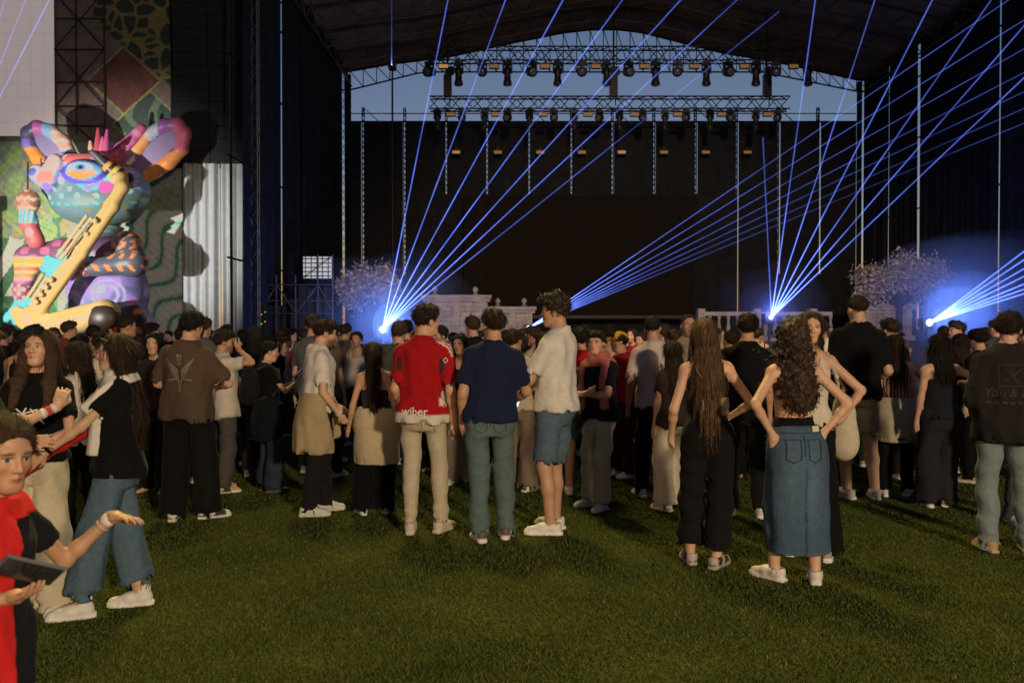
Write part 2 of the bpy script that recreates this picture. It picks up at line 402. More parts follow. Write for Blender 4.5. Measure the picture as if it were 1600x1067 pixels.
        def f(p):
            d = smin(base(p), soft(p), .016 * hs); d = smin(d, nose(p), .010 * hs); d = smax(d, -socket(p), .008 * hs)
            d = smin(d, eyes(p), .003 * hs); d = smin(d, lips(p), .006 * hs); return smin(d, ears(p), .008 * hs)
        return f
    def body_field(s):
        k, bd = s.k, s.bd
        f = s.f; rt, rk, ra = ((.088, .056, .036) if f else (.085, .058, .04))
        limbs = []
        for i in (0, 1):
            hp, kn, an = s.hip[i], s.knee[i], s.ank[i]
            mid = kn * .62 + an * .38 + np.array([0, -.012, 0]) * k
            limbs.append(U(.03 * k, cone(hp, kn, rt * bd * k, rk * bd * k), cone(kn, mid, rk * bd * k, .056 * bd * k), cone(mid, an, .053 * bd * k, ra * k)))
            fx, fy, yw = s.feet[i]; dr = np.array([-math.sin(R(yw)), math.cos(R(yw)), 0])
            limbs.append(U(.02 * k, cone(an - dr * .03 * k - [0, 0, .03 * k], an + dr * .13 * k - [0, 0, .055 * k], .034 * k, .026 * k)))
        ar = (.040, .034, .031, .0225) if f else (.047, .040, .037, .026)
        if bd < .95: ar = tuple(a * .93 for a in ar)
        arms = []
        for A in s.arm:
            m = A['E'] * .7 + A['W'] * .3
            arms.append(U(.02 * k, cone(A['S'], A['E'], ar[0] * k, ar[1] * k), cone(A['E'], m, ar[1] * k, ar[2] * 1.05 * k), cone(m, A['W'], ar[2] * 1.03 * k, ar[3] * k)))
        s.arm_r = ar
        delt = [ell(A['S'] + np.array([0, 0, -.015]) * k, (.051 * k * bd, .052 * k * bd, .062 * k)) for A in s.arm]
        neck = cone(s.nb - s.T @ np.array([0, 0, .04]) * k, s.hc + s.hm @ np.array([0, -.028, -.06]) * s.hs, (.052 if f else .06) * k, (.044 if f else .053) * k)
        trap = U(.03 * k, cone(s.nb, s.sh[0], .042 * k, .036 * k), cone(s.nb, s.sh[1], .042 * k, .036 * k))
        s.limb_f = limbs[::2]; s.arm_f = [U(.03 * k, a, b) for a, b in zip(arms, delt)]; s.upper_f = [U(.03 * k, cone(A['S'], A['E'], ar[0] * k, ar[1] * k), b) for A, b in zip(s.arm, delt)]; s.trap_f = U(.05 * k, s.torso, trap)
        hd = s.head_field(); hands = [s.hand_field(A) for A in s.arm]
        def F(p):
            d = s.torso(p)
            d = smin(d, trap(p), .05 * k)
            d = smin(d, neck(p), .03 * k)
            for L in limbs[::2]: d = smin(d, L(p), .03 * k)
            for L in limbs[1::2]: d = smin(d, L(p), .02 * k)
            for a, b in zip(arms, delt):
                e = smin(a(p), b(p), .03 * k); d = smin(d, e, .022 * k)
            d = near(d, p, s.hc, .24 * s.hs, hd, .012)
            for A, h in zip(s.arm, hands): d = near(d, p, A['W'] + A['fd'] * .08 * k, .18 * k, h, .012 * k)
            return d
        return F
    def box(s):
        P = np.array([s.hc, *s.knee, *s.ank, *s.hip, *[A[q] for A in s.arm for q in 'SEW'], *[A['W'] + A['fd'] * .19 * s.k for A in s.arm]])
        lo = P.min(0) - .17 * s.k; hi = P.max(0) + .17 * s.k; lo[2] = 0.005; return lo, hi
    # ---- meshes
    def skin_col(s, P):
        q = (P - s.hc) @ s.hm / s.hs; n = len(P); c = np.tile(s.skin, (n, 1)); x, y, z = q.T
        def put(w, col): c[:] = c * (1 - w[:, None]) + np.array(col, np.float32) * w[:, None]
        sm = lambda v, a, b: np.clip((v - a) / (b - a), 0, 1)
        fr = y > .02
        put(.35 * np.exp(-(((np.abs(x) - .04) / .022) ** 2 + ((z + .028) / .022) ** 2)) * fr, s.skin * np.array([1.05, .62, .6]))
        lip = np.exp(-((x / .021) ** 4 + ((z + .0605) / .0105) ** 4)) * (y > .055); put(.85 * lip, s.skin * np.array([.80, .42, .42]))
        put(.8 * np.exp(-((x / .019) ** 4 + ((z + .0605) / .0022) ** 2)) * (y > .06), s.skin * .25)
        br = np.exp(-(((np.abs(x) - .032) / .019) ** 4 + ((z - .0245 + .25 * np.maximum(0, np.abs(x) - .036)) / .0052) ** 4)) * (y > .045); put(.85 * br, getattr(s, 'browcol', DARKHAIR))
        ey = (((np.abs(x) - .031) / .0145) ** 2 + ((z - .0035) / .0068) ** 2 < 1) & (y > .05)
        put(ey.astype(float) * .9, (.55, .5, .46))
        put(.9 * np.exp(-(((np.abs(x) - .031) / .0165) ** 4 + ((z - .0105) / .0034) ** 4)) * (y > .05), (.02, .012, .01))
        gz_ = getattr(s, 'gaze', 0.0)
        ir = (((np.abs(x) - .031) + np.sign(x) * 0 - np.sign(x) * gz_) ** 2 + (z - .0035) ** 2 < .0062 ** 2) & (y > .05); put(ir.astype(float), (.02, .012, .008))
        if getattr(s, 'beard', 0):
            b = sm(-z, .03, .06) * sm(y, -.01, .03) * (1 - np.exp(-((x / .018) ** 4 + ((z + .06) / .009) ** 4))) * (z > -.13) * (np.abs(x) < .075); put(b * s.beard, DARKHAIR)
        return c
    def make(s, loc, yaw, label, group=None, face=None, **kw):
        s.root = empty('person', loc, R(yaw), label=label, cat='person', group=group)
        F = s.body_field(); s.F = F
        fine = [(s.hc, .13 * s.hs, s.res * (face or .62))]
        if s.res < .016:
            for A in s.arm: fine.append((A['W'] + A['fd'] * .09 * s.k, .10 * s.k, s.res * .68))
        lo, hi = s.box()
        s.body = obj('body', bpy.data.meshes.new('body'), M_skin(), s.root); queue(s.body, F, lo, hi, s.res, fine, s.skin_col)
        return s
    def garment(s, name, f, lo, hi, col, mat=None, res=None, fine=(), parent=None, post=None):
        o = obj(name, bpy.data.meshes.new(name), mat or M_cloth(), parent or s.root); queue(o, f, lo, hi, res or s.res * 1.1, fine, col, post); return o
    def top(s, col, hem=.84, sleeve=.62, loose=.014, flare=.0, neck=.072, name='shirt', boxy=.5, fold=.009, strap=None, vneck=0, top_z=None, armhole=True, mat=None, sleeve_w=.02, res=None, hipx=.024):
        """shirt: hem height, sleeve length as a share of the arm (upper arm = 1), looseness; strap/top_z cut it to a bodice"""
        k = s.k; rows = []
        for z, a, b, cx, cy in s.trows:
            zz = z / k + .95
            tgt_a = max(r[1] for r in s.trows) if zz < 1.38 else a; tgt_b = max(r[2] for r in s.trows) if zz < 1.36 else b
            aa = a + boxy * (tgt_a - a) + loose * k + flare * k * max(0, (1.3 - zz)) + hipx * k * np.interp(zz, [.9, 1.12], [1, 0]) ; bb = b + boxy * .7 * (tgt_b - b) + loose * k + flare * k * max(0, 1.3 - zz) + hipx * k * np.interp(zz, [.9, 1.12], [1, 0])
            rows.append((z, aa, bb, cx, cy))
        if hem < .80: rows.insert(0, ((hem - .96) * k, rows[0][1] + .004 * k, rows[0][2] + .002 * k, 0, rows[0][4]))
        tor = loft(rows, s.pel, s.T, 2.4); fo = folds(s.seed * 7 + 1, 44 / k, fold * k, (1, 1, .55)); sls = []; cuts = []
        ar = s.arm_r
        for A in s.arm:
            if sleeve <= 0: break
            S0, E, Wr = A['S'], A['E'], A['W']
            if sleeve <= 1.0:
                e = S0 + (E - S0) * sleeve; u = (E - S0) / np.linalg.norm(E - S0)
                sls.append(cone(S0 + (S0 - E) * .02, e + u * .05 * k, (ar[0] + sleeve_w * .6) * k, (ar[1] + sleeve_w * 1.25) * k)); cuts.append((plane(u, e), S0, e, u))
            else:
                e = E + (Wr - E) * (sleeve - 1); u = (Wr - E) / np.linalg.norm(Wr - E)
                sls.append(U(.02 * k, cone(S0, E, (ar[0] + sleeve_w * .7) * k, (ar[1] + sleeve_w * 1.2) * k), cone(E, e + u * .04 * k, (ar[1] + sleeve_w * 1.2) * k, (ar[3] + sleeve_w * .8) * k))); cuts.append((plane(u, e), E, e, u))
        shl = U(.04 * k, cone(s.nb + s.T @ np.array([0, 0, -.015]) * k, s.sh[0] + s.T @ np.array([0, 0, .005]) * k, (.042) * k, (.046) * k), cone(s.nb + s.T @ np.array([0, 0, -.015]) * k, s.sh[1] + s.T @ np.array([0, 0, .005]) * k, .042 * k, .046 * k))
        nc = s.nb + s.T @ np.array([0, .028, .055]) * k; ncut = ell(nc, (neck * k, (neck + .006) * k, (.052 + vneck) * k), s.T)
        hemp = s.pel + s.T @ np.array([0, 0, (hem - .95)]) * k; up = s.T[:, 2]
        def f(p):
            d = tor(p); tr = d
            if sleeve > 0: d = smin(d, shl(p), .03 * k)
            gs = [g(p) for g in sls]; ps = [c[0](p) for c in cuts]
            for g, pl in zip(gs, ps): d = smin(d, np.maximum(g, pl), .035 * k)
            d = d + fo(p)
            if sleeve > 0:
                d = np.minimum(d, s.trap_f(p) - .007 - .016 * np.interp(p[:, 2] / k, [1.0, 1.1], [1, 0]))
                for af, pl in zip(s.upper_f if sleeve <= 1 else s.arm_f, ps): d = np.minimum(d, np.maximum(af(p) - .008, pl))
            else: d = np.minimum(d, s.torso(p) - .006)
            d = smax(d, -ncut(p), .006)
            zt = (p - hemp) @ up + .006 * np.sin(p[:, 0] * 23 / k + s.seed)
            d = np.maximum(d, -zt)
            inner = tr + .018 * k                                   # hollow the hem and cuffs so that they read as openings
            d = np.maximum(d, -np.maximum(inner, zt - .03 * k))
            for g, pl in zip(gs, ps):
                d = np.maximum(d, -np.maximum(g + .009 * k, np.maximum(-pl - .03 * k, pl - .01)))
            if top_z is not None: d = np.maximum(d, (p - s.pel) @ up - (top_z - .95) * k)
            if strap is not None:
                q = (p - s.pel) @ s.T; m = np.maximum(q[:, 2] - (strap - .95) * k, np.abs(np.abs(q[:, 0]) - .085 * k) * -1 + 0)
                keep = np.minimum((strap - .95) * k - q[:, 2], 1)  # below the strap line all cloth, above it only two bands
                band = np.abs(np.abs(q[:, 0]) - .09 * k) - .022 * k
                d = np.maximum(d, np.minimum(-keep, np.where(keep > 0, -keep, band)))
            return d
        P = [s.pel, *s.sh, s.nb]
        for A in s.arm:
            if sleeve > .3: P.append(A['S'] + (A['E'] - A['S']) * min(1, sleeve))
            if sleeve > 1: P.append(A['E'] + (A['W'] - A['E']) * (sleeve - 1))
        P = np.array(P); lo = P.min(0) - .24 * k; hi = P.max(0) + .2 * k; lo[2] = hemp[2] - .06 * k
        s.topf = f
        return s.garment(name, f, lo, hi, col, mat, res)
    def trousers(s, col, style='straight', length=1.0, top=1.02, mat=None, name='trousers', fold=.009, res=None):
        k = s.k; r = dict(slim=(.094, .066, .05), straight=(.10, .08, .072), wide=(.105, .105, .118), loose=(.105, .095, .09), shorts=(.108, .098, .09), flare=(.095, .075, .12))[style]
        rows = [(z, a + .012 * k, b + .012 * k, cx, cy) for z, a, b, cx, cy in s.trows if z / k + .95 < 1.12]
        tor = loft(rows, s.pel, s.T, 2.2); fo = folds(s.seed * 5 + 3, 40 / k, fold * k, (1, 1, .5) if style in ('wide', 'flare') else (.6, .6, 1.1)); legs = []; ends = []
        for i in (0, 1):
            hp, kn, an = s.hip[i], s.knee[i], s.ank[i]
            if length < 1:
                tot = np.linalg.norm(kn - hp) + np.linalg.norm(an - kn); L = tot * length; l1 = np.linalg.norm(kn - hp)
                if L <= l1: e = hp + (kn - hp) * L / l1; legs.append(cone(hp, e + (kn - hp) / l1 * .05 * k, r[0] * k * s.bd, r[1] * k * s.bd)); u = (kn - hp) / l1
                else:
                    l2 = np.linalg.norm(an - kn); e = kn + (an - kn) * (L - l1) / l2; u = (an - kn) / l2
                    legs.append(U(.03 * k, cone(hp, kn, r[0] * k * s.bd, r[1] * k * s.bd), cone(kn, e + u * .04 * k, r[1] * k * s.bd, (r[1] + (r[2] - r[1]) * .6) * k)))
            else:
                u = (an - kn) / np.linalg.norm(an - kn); e = an - np.array([0, 0, .055 if style in ('wide', 'flare', 'straight', 'loose') else .01]) * k
                legs.append(U(.03 * k, cone(hp, kn, r[0] * k * s.bd, r[1] * k * s.bd), cone(kn, e, r[1] * k * s.bd, r[2] * k)))
            ends.append((plane(u, e), legs[-1]))
        up = s.T[:, 2]; s.lenf = length
        def f(p):
            d = tor(p)
            d2 = None
            for g, (pl, _) in zip(legs, ends):
                q = np.maximum(g(p), pl(p)); d2 = q if d2 is None else smin(d2, q, .018 * k)
            d = smin(d, d2, .04 * k) + fo(p) * np.interp(p[:, 2] / k, [.86, .95], [1, .2])
            d = np.minimum(d, s.torso(p) - .006)
            for lf, (pl, _) in zip(s.limb_f, ends): d = np.minimum(d, np.maximum(lf(p) - .007, pl(p)))
            # bunched creases above the shoe and behind the knee
            d = d + .0075 * k * np.sin(p[:, 2] * 85 / k + p[:, 0] * 20 + s.seed) * np.clip((.32 * k - p[:, 2]) / (.2 * k), 0, 1)
            for g, (pl, _) in zip(legs, ends): d = np.maximum(d, -np.maximum(g(p) + .010 * k, np.maximum(-pl(p) - .035 * k, pl(p) - .02)))
            d = np.maximum(d, (p - s.pel) @ up - (top - .95) * k)
            return np.maximum(d, .012 - p[:, 2])
        P = np.array([s.pel, *s.hip, *s.knee, *(s.ank if length > .6 else [])]); lo = P.min(0) - .19 * k; hi = P.max(0) + .19 * k; hi[2] = s.pel[2] + .16 * k; lo[2] = max(.004, lo[2] if length < 1 else .004)
        s.trf = f
        return s.garment(name, f, lo, hi, col, mat or (M_denim() if mat == 'denim' else M_cloth()), res)
    def skirt(s, col, rows, mat=None, name='skirt', fold=.008, slit=None):
        k = s.k; rws = [((z - .95) * k, a * k, b * k, cx * k, cy * k) for z, a, b, cx, cy in rows]; lf = loft(rws, s.pel, None, 2.2); fo = folds(s.seed * 3 + 2, 34 / k, fold * k, (1, 1, .25))
        zl = rws[0][0] if rws[0][0] < rws[-1][0] else rws[-1][0]
        def f(p):
            d = lf(p) + fo(p) * np.clip((1.0 * k - p[:, 2]) / (.3 * k), .15, 1); zz = np.maximum(s.pel[2] + zl - p[:, 2], p[:, 2] - 1.0 * k)
            for lm in s.limb_f: d = np.minimum(d, np.maximum(lm(p) - .012, zz))
            return d
        s.trf = f
        a = max(max(r[1], r[2]) for r in rws) + .1 * k; lo = s.pel + np.array([-a, -a, min(r[0] for r in rws) - .03]); hi = s.pel + np.array([a, a, max(r[0] for r in rws) + .03])
        return s.garment(name, f, lo, hi, col, mat)
    def shoes(s, col=(.75, .73, .70), sole=(.78, .76, .72), high=False, accent=None, dark_ankle=None):
        k = s.k * .95; out = []
        for fx, fy, yw in s.feet:
            M = rotm(yw); o = np.array([fx, fy, 0], np.float32)
            P = lambda x, y, z: o + M @ (np.array([x, y, z], np.float32) * k)
            sole_f = loft([(0, .9, .9)], o) if False else None
            up = U(.03 * k, cone(P(0, -.045, .058), P(0, .06, .055), .042 * k, .043 * k), cone(P(0, .06, .05), P(.004, .165, .036), .044 * k, .034 * k), cone(P(0, -.02, .07), P(0, -.03, (.15 if high else .095)), .045 * k, (.047 if high else .046) * k))
            hole = cone(P(0, -.028, .13 if high else .085), P(0, -.03, .22), .037 * k, .04 * k)
            def f(p, o=o, M=M, up=up, hole=hole):
                q = (p - o) @ M / k; x, y, z = q.T
                w = np.interp(y, [-.1, -.06, 0, .06, .12, .18, .215], [.03, .042, .040, .044, .048, .040, .02])
                sd = np.maximum(np.maximum((np.abs(x) - w), np.abs(y - .055) - .152), np.abs(z - .016 - np.clip(y - .14, 0, 1) * .12) - .0165) * k
                u = up(p); u = smax(u, (.012 - z) * k, .004)
                d = smin(u, sd, .004 * k); d = np.maximum(d, (z - (.15 if high else .10)) * k)
                return smax(d, -hole(p), .004)
            def cf(V, o=o, M=M):
                q = (V - o) @ M / k; c = np.tile(np.array(col, np.float32), (len(V), 1)); c[q[:, 2] < .034 + np.clip(q[:, 1] - .14, 0, 1) * .12] = sole
                if accent is not None:
                    m = (np.abs(q[:, 1] - .02 - .5 * (q[:, 2] - .05)) < .022) & (q[:, 2] > .04) & (np.abs(q[:, 0]) > .02); c[m] = accent
                    c[(q[:, 1] > .15) & (q[:, 2] > .036)] = accent
                    c[(q[:, 1] < -.055) & (q[:, 2] > .04)] = accent
                c[(np.abs(q[:, 0]) < .012) & (q[:, 1] > .03) & (q[:, 1] < .12) & (np.sin(q[:, 1] * 400) > .2)] *= .6
                return c
            lo = o + np.array([-.24, -.24, -.004]) * k; hi = o + np.array([.24, .24, .19]) * k; hi[2] = .18 * k
            out.append(s.garment('shoe', f, lo, hi, cf, M_shoe(), s.res * .72))
        return out
    # ---- hair
    def hair(s, style, col=DARKHAIR, length=1.2, seed=None, res=None, top=.02, name='hair', width=1.0, tuck=False):
        hs, M, c, k = s.hs, s.hm, s.hc, s.k; seed = s.seed if seed is None else seed; rs = np.random.RandomState(seed + 11)
        E = lambda x, y, z, a, b, d: ell(c + M @ (np.array([x, y, z], np.float32) * hs), (a * hs, b * hs, d * hs), M)
        t = .013 if style not in ('fade', 'buzz') else .007
        cap = E(0, -.014, .034, .076 + t, .097 + t, .080 + t)
        face = E(0, .095, -.030, .070, .078, .104)
        rim = lambda p, x: x + np.clip(1 - face(p) / (.030 * hs), 0, 1) * .011 * hs
        face2 = (lambda p: np.minimum(face(p), E(0, .095, -.040, .125, .085, .118)(p))) if tuck else face
        faceT = E(0, .10, -.030, .13, .088, .105) if tuck or style in ('ponytail', 'bun') else None
        lump = folds(seed + 5, 120 / hs, .0045 * hs, (1, 1, .6)); lump2 = folds(seed + 9, 210 / hs, .003 * hs, (1, 1, .7))
        curl1 = folds(seed + 6, 150 / hs, .013 * hs, (1, 1, 1)); curl2 = folds(seed + 16, 330 / hs, .007 * hs, (1, 1, 1))
        P = lambda x, y, z: c + M @ (np.array([x, y, z], np.float32) * hs)
        if style in ('short', 'fade', 'buzz', 'curly_top', 'quiff', 'crop'):
            topE = E(0, .004, .072, .072, .092, .040 + top)
            frn = E(0, .062, .074, .056, .04, .030 + top * .6)
            def f(p):
                q = (p - c) @ M / hs; x, y, z = q.T; d = rim(p, cap(p))
                d = smax(d, -face(p), .006 * hs)
                lim = -.062 + np.clip(y + .085, 0, .2) * .62
                if style in ('fade', 'curly_top', 'quiff', 'crop'):
                    d = d + np.clip((.035 - z) / .07, 0, 1) * .0105 * hs * (1 if style != 'crop' else .6)
                if style in ('quiff', 'short', 'curly_top'): d = smin(d, topE(p), .02 * hs); d = smin(d, frn(p), .02 * hs)
                if style == 'crop': d = smin(d, topE(p), .02 * hs)
                w = np.clip((z + .02) / .06, .15, 1)
                d = d + (curl1(p) + curl2(p) if style == 'curly_top' else lump(p) + lump2(p) * (.5 if style in ('buzz', 'fade') else 1)) * w
                d = d + np.clip(1 - (z - lim) / .034, 0, 1) * .014 * hs
                return np.maximum(d, (lim - z) * hs)
            lo = c - .19 * hs; hi = c + .21 * hs
            return s.garment(name, f, lo, hi, col, M_curl() if style == 'curly_top' else M_hair(), res or s.res * .62, post=strands(f, c, s.nst, (.020 if style in ('fade', 'buzz') else .036) * hs, .5 if style == 'curly_top' else .22, .0016 * hs + s.res * .06, seed, .9 if style == 'curly_top' else .4, face))
        # long styles: a cap, then locks falling from the crown to below the shoulders
        back = lambda z: -.115 * k if s.f else -.12 * k
        zt = c[2]; ze = zt - length * k if length > .3 else zt - .3 * k
        curly = style == 'long_curly'
        hl = E(0, -.028, .0, .088 * (1.12 if curly else 1), .092, .115)
        pts = []
        bk = s.T @ np.array([0, -1, 0], np.float32)
        side = s.T @ np.array([1, 0, 0], np.float32)
        n1 = P(0, -.06, -.04); sh = s.nb + bk * (.105 * k) + np.array([0, 0, -.10 * k]); mb_ = s.pel * .35 + s.nb * .65 + bk * .135 * k
        def along(z):
            ks = sorted([(zt + .1 * k, P(0, -.02, .08)), (n1[2], n1), (sh[2], sh), (mb_[2], mb_), (s.pel[2], s.pel + bk * .14 * k), (0, s.pel * [1, 1, 0] + bk * .13 * k)], key=lambda v: v[0])
            Z = [v[0] for v in ks]; return np.stack([np.interp(z, Z, [v[1][0] for v in ks]), np.interp(z, Z, [v[1][1] for v in ks])], -1)
        wtab = dict(long_straight=[(0, .080), (.12, .095), (.3, .115), (.6, .105), (.85, .085), (1, .045)], long_curly=[(0, .10), (.15, .118), (.35, .15), (.6, .165), (.85, .13), (1, .05)], mid=[(0, .085), (.3, .10), (.7, .105), (1, .07)], ponytail=[(0, .03), (.15, .032), (.4, .045), (.75, .042), (1, .012)], bun=[(0, .03), (1, .03)])[style]
        dtab = .055 if curly else (.036 if style != 'ponytail' else .035)
        ridge = rs.uniform(0, 6, 4)
        ztop = zt - (.0 if style != 'ponytail' else -.01) * hs
        def f(p):
            q = (p - c) @ M / hs; x, y, z = q.T; d = rim(p, cap(p))
            if style in ('long_straight', 'long_curly', 'mid'): d = smin(d, np.maximum(hl(p), (q[:, 1] - (-.015 if tuck else .03)) * hs), .02 * hs)
            d = smax(d, -face(p), .006 * hs)
            if faceT is not None: d = smax(d, -faceT(p), .006 * hs)
            if style in ('ponytail', 'braid', 'bun'):
                d = np.maximum(d, (-.055 + np.clip(y + .085, 0, .2) * .62 - z) * hs)
            if style != 'bun':
                fr = np.clip((ztop - p[:, 2]) / (ztop - ze), 0, 1); cxy = along(p[:, 2]); w = np.interp(fr, [a for a, _ in wtab], [b for _, b in wtab]) * k * width; dp = dtab * k * np.interp(fr, [0, .15, .8, 1], [.9, 1, .8, .35])
                dx = p[:, 0] - cxy[:, 0]; dy = p[:, 1] - cxy[:, 1]; u = dx * side[0] + dy * side[1]; v = dx * -bk[0] + dy * -bk[1]
                v = v - .55 * u * u / (.12 * k)                     # the fall of hair wraps round the back
                e = (np.sqrt((u / w) ** 2 + (v / dp) ** 2) - 1) * np.minimum(w, dp) * .8
                if curly: e = e + curl1(p) * 1.1 + curl2(p)
                else: e = e + .0035 * k * np.sin(u * 190 / k + 2.5 * np.sin(p[:, 2] * 7 + ridge[0]) + ridge[1]) + .0022 * k * np.sin(u * 420 / k + 3 * np.sin(p[:, 2] * 5 + ridge[2]))
                ragged = .022 * k * np.sin(u * 130 / k + ridge[3]) + .012 * k * np.sin(u * 310 / k)
                e = np.maximum(e, np.maximum(p[:, 2] - ztop, ze + ragged - p[:, 2])); d = smin(d, e, .02 * k)
            else: d = smin(d, E(0, -.095, .07, .045, .04, .042)(p), .012 * hs)
            d = d + ((curl1(p) + curl2(p)) * .6 if curly else lump2(p) * .7) * (z > -.14)
            return d
        lo = np.minimum(c - .2 * hs, np.array([s.nb[0] - .26 * k, s.nb[1] - .3 * k, ze - .03])); hi = np.maximum(c + .2 * hs, np.array([s.nb[0] + .26 * k, s.nb[1] + .18 * k, 0])); hi[2] = c[2] + .16 * hs
        return s.garment(name, f, lo, hi, col, M_curl() if curly else M_hair(), res or s.res * .72, post=strands(f, c, int(s.nst * 2.2), .034 * hs if curly else (.12 if style not in ('ponytail', 'bun') else .045) * hs, .38 if curly else .035, .0014 * hs + s.res * .045, seed, 1.0 if curly else .05, face2, P(0, -.10, .02) if style in ('ponytail', 'bun') else None))
    def locks(s, col, length=.35, name='hair_lock', sides=(-1, 1), rad=.026):
        """hair brought forward over the shoulders"""
        k = s.k
        for sg in sides:
            P = lambda x, y, z: s.hc + s.hm @ (np.array([x, y, z], np.float32) * s.hs)
            a = P(sg * .072, .02, .03); b = P(sg * .082, .015, -.07); m = s.nb + s.T @ np.array([sg * .088, .10, -.05]) * k; e = s.nb + s.T @ np.array([sg * .10, .15, -length]) * k
            g = U(.03 * k, cone(a, b, rad * k * .8, rad * k), cone(b, m, rad * k, rad * 1.2 * k), cone(m, e, rad * 1.2 * k, rad * .75 * k)); fo = folds(s.seed + 31, 170 / k, .005 * k, (1, 1, .3))
            f = lambda p, g=g, fo=fo: g(p) + fo(p)
            P4 = np.array([a, b, m, e]); s.garment(name, f, P4.min(0) - .06 * k, P4.max(0) + .06 * k, col, M_hair(), s.res * .7)
    def tied(s, col, drop=.5, width=1.0, name='tied_sweater', front=True, seed=3):
        """a sweater knotted round the waist: the back hangs, the sleeves meet in front"""
        k = s.k; z1 = 1.02; rows = [((z1 - drop - .95) * k, (.225 * width) * k, .185 * k, 0, -.03 * k), ((z1 - drop * .5 - .95) * k, .225 * width * k, .185 * k, 0, -.03 * k), ((.90 - .95) * k, .218 * k, .172 * k, 0, -.02 * k), ((z1 - .95) * k, .192 * k, .145 * k, 0, -.005 * k), ((z1 + .04 - .95) * k, .182 * k, .137 * k, 0, 0)]
        lf = loft(rows, s.pel, None, 2.3); fo = folds(s.seed + seed, 38 / k, .008 * k, (1, 1, .3))
        cut = plane((0, 1, .28), s.pel + np.array([0, .045, 0]) * k); band = lambda p: np.abs(p[:, 2] - s.pel[2] - .075 * k) - .03 * k
        arms = U(.015 * k, cone(s.pel + np.array([-.16, .06, .07]) * k, s.pel + np.array([0, .15, .03]) * k, .03 * k, .03 * k), cone(s.pel + np.array([.16, .06, .07]) * k, s.pel + np.array([0, .15, .03]) * k, .03 * k, .03 * k), cone(s.pel + np.array([0, .155, .03]) * k, s.pel + np.array([.05, .165, -.24]) * k, .034 * k, .042 * k), cone(s.pel + np.array([0, .155, .03]) * k, s.pel + np.array([-.06, .16, -.2]) * k, .032 * k, .04 * k))
        def f(p):
            q = lf(p); o = np.minimum(q + fo(p), s.torso(p) - .058 * k); d = np.maximum(o, -np.maximum(q + .022 * k, p[:, 2] - s.pel[2] - (z1 - drop - .95 + .05) * k)); d = np.maximum(d, cut(p))
            d = smin(d, np.maximum(o, band(p)), .01)
            if front: d = smin(d, arms(p) + fo(p) * .8, .012 * k)
            return d
        return s.garment(name, f, s.pel + np.array([-.3, -.28, z1 - drop - 1.0]) * k, s.pel + np.array([.3, .28, .14]) * k, col)
    def drape(s, pts, rad, col, flat=None, name='scarf', mat=None, fold=.006, seed=0, k_=.02, parent=None):
        """a strip of cloth run through points of the person's own frame"""
        pts = [np.asarray(p, np.float32) for p in pts]; r = rad if isinstance(rad, (list, tuple)) else [rad] * len(pts)
        g = U(k_, *[cone(pts[i], pts[i + 1], r[i], r[i + 1]) for i in range(len(pts) - 1)]); fo = folds(s.seed + seed, 60, fold, (1, 1, .4))
        P = np.array(pts); m = max(r) + .03
        return s.garment(name, lambda p: g(p) + fo(p), P.min(0) - m, P.max(0) + m, col, mat or M_cloth(), s.res * .8, parent=parent)
    def overlay(s, name, col, mask, thick=.010, parent=None, fold=.004, grow=.0):
        """cloth lying on the shirt where mask (torso frame, 1.75 m scale) is negative"""
        k = s.k; tf = s.topf; fo = folds(s.seed + 91, 55 / k, fold, (1, 1, .4))
        def f(p):
            q = (p - s.pel) @ s.T / k; q[:, 2] += .95; return np.maximum(tf(p) - thick + fo(p) - grow * np.clip(1.2 - q[:, 2], 0, 1), mask(q) * k)
        lo = s.pel + np.array([-.34, -.34, -.4]) * k; hi = s.nb + np.array([.34, .34, .14]) * k
        return s.garment(name, f, lo, hi, col, None, s.res * .9, parent=parent)
    def band(s, i, col, w=.012, name='wristband', off=.02):
        A = s.arm[i]; u = (A['W'] - A['E']) / np.linalg.norm(A['W'] - A['E']); c = A['W'] - u * off * s.k; mb = MB(); r = s.arm_r[3] * s.k + .004
        mb.lathe([(r, -w), (r + .002, -w), (r + .002, w), (r, w)], c, 14, u); return obj(name, mkmesh(name, mb.V, mb.F, True, np.tile(np.array(col, np.float32), (len(mb.V), 1))), M_cloth(), s.root)
    def text(s, body, size, z, x=0, col=(.8, .8, .78), name='lettering', side=-1, off=.004, shear=0, xscale=1.0, parent=None, arc=0):
        """print laid on the back (side -1) or chest (side +1) of the shirt"""
        cu = bpy.data.curves.new('t', 'FONT'); cu.body = body; cu.size = size; cu.align_x = 'CENTER'; cu.align_y = 'CENTER'; cu.resolution_u = 3; cu.shear = shear; cu.offset = size * .012
        o = bpy.data.objects.new('t', cu); COL.objects.link(o); bpy.context.view_layer.update()
        me = bpy.data.meshes.new_from_object(o.evaluated_get(bpy.context.evaluated_depsgraph_get())); bpy.data.objects.remove(o)
        n = len(me.vertices); V = np.zeros(n * 3, np.float32); me.vertices.foreach_get('co', V); V = V.reshape(-1, 3)
        return s.decal(V[:, 0] * xscale, V[:, 1] + arc * (V[:, 0] ** 2), [tuple(p.vertices) for p in me.polygons], x, z, col, name, side, off, parent)
    def decal(s, u, v, F, x, z, col, name='print', side=-1, off=.004, parent=None, field=None):
        n = len(u); P = np.stack([x - side * -1 * u * 1.0 if side < 0 else x - u, np.full(n, .45 * side), z + v], -1).astype(np.float32) if False else np.stack([(x + u) if side < 0 else (x - u), np.full(n, .45 * side), z + v], -1).astype(np.float32)
        for _ in range(50): P[:, 1] -= side * np.clip((field or s.topf)(P) - off, -.01, .05) * .7
        me = mkmesh(name, P, F, False, np.tile(np.array(col, np.float32), (n, 1)))
        return obj(name, me, M_cloth(), parent or s.root)
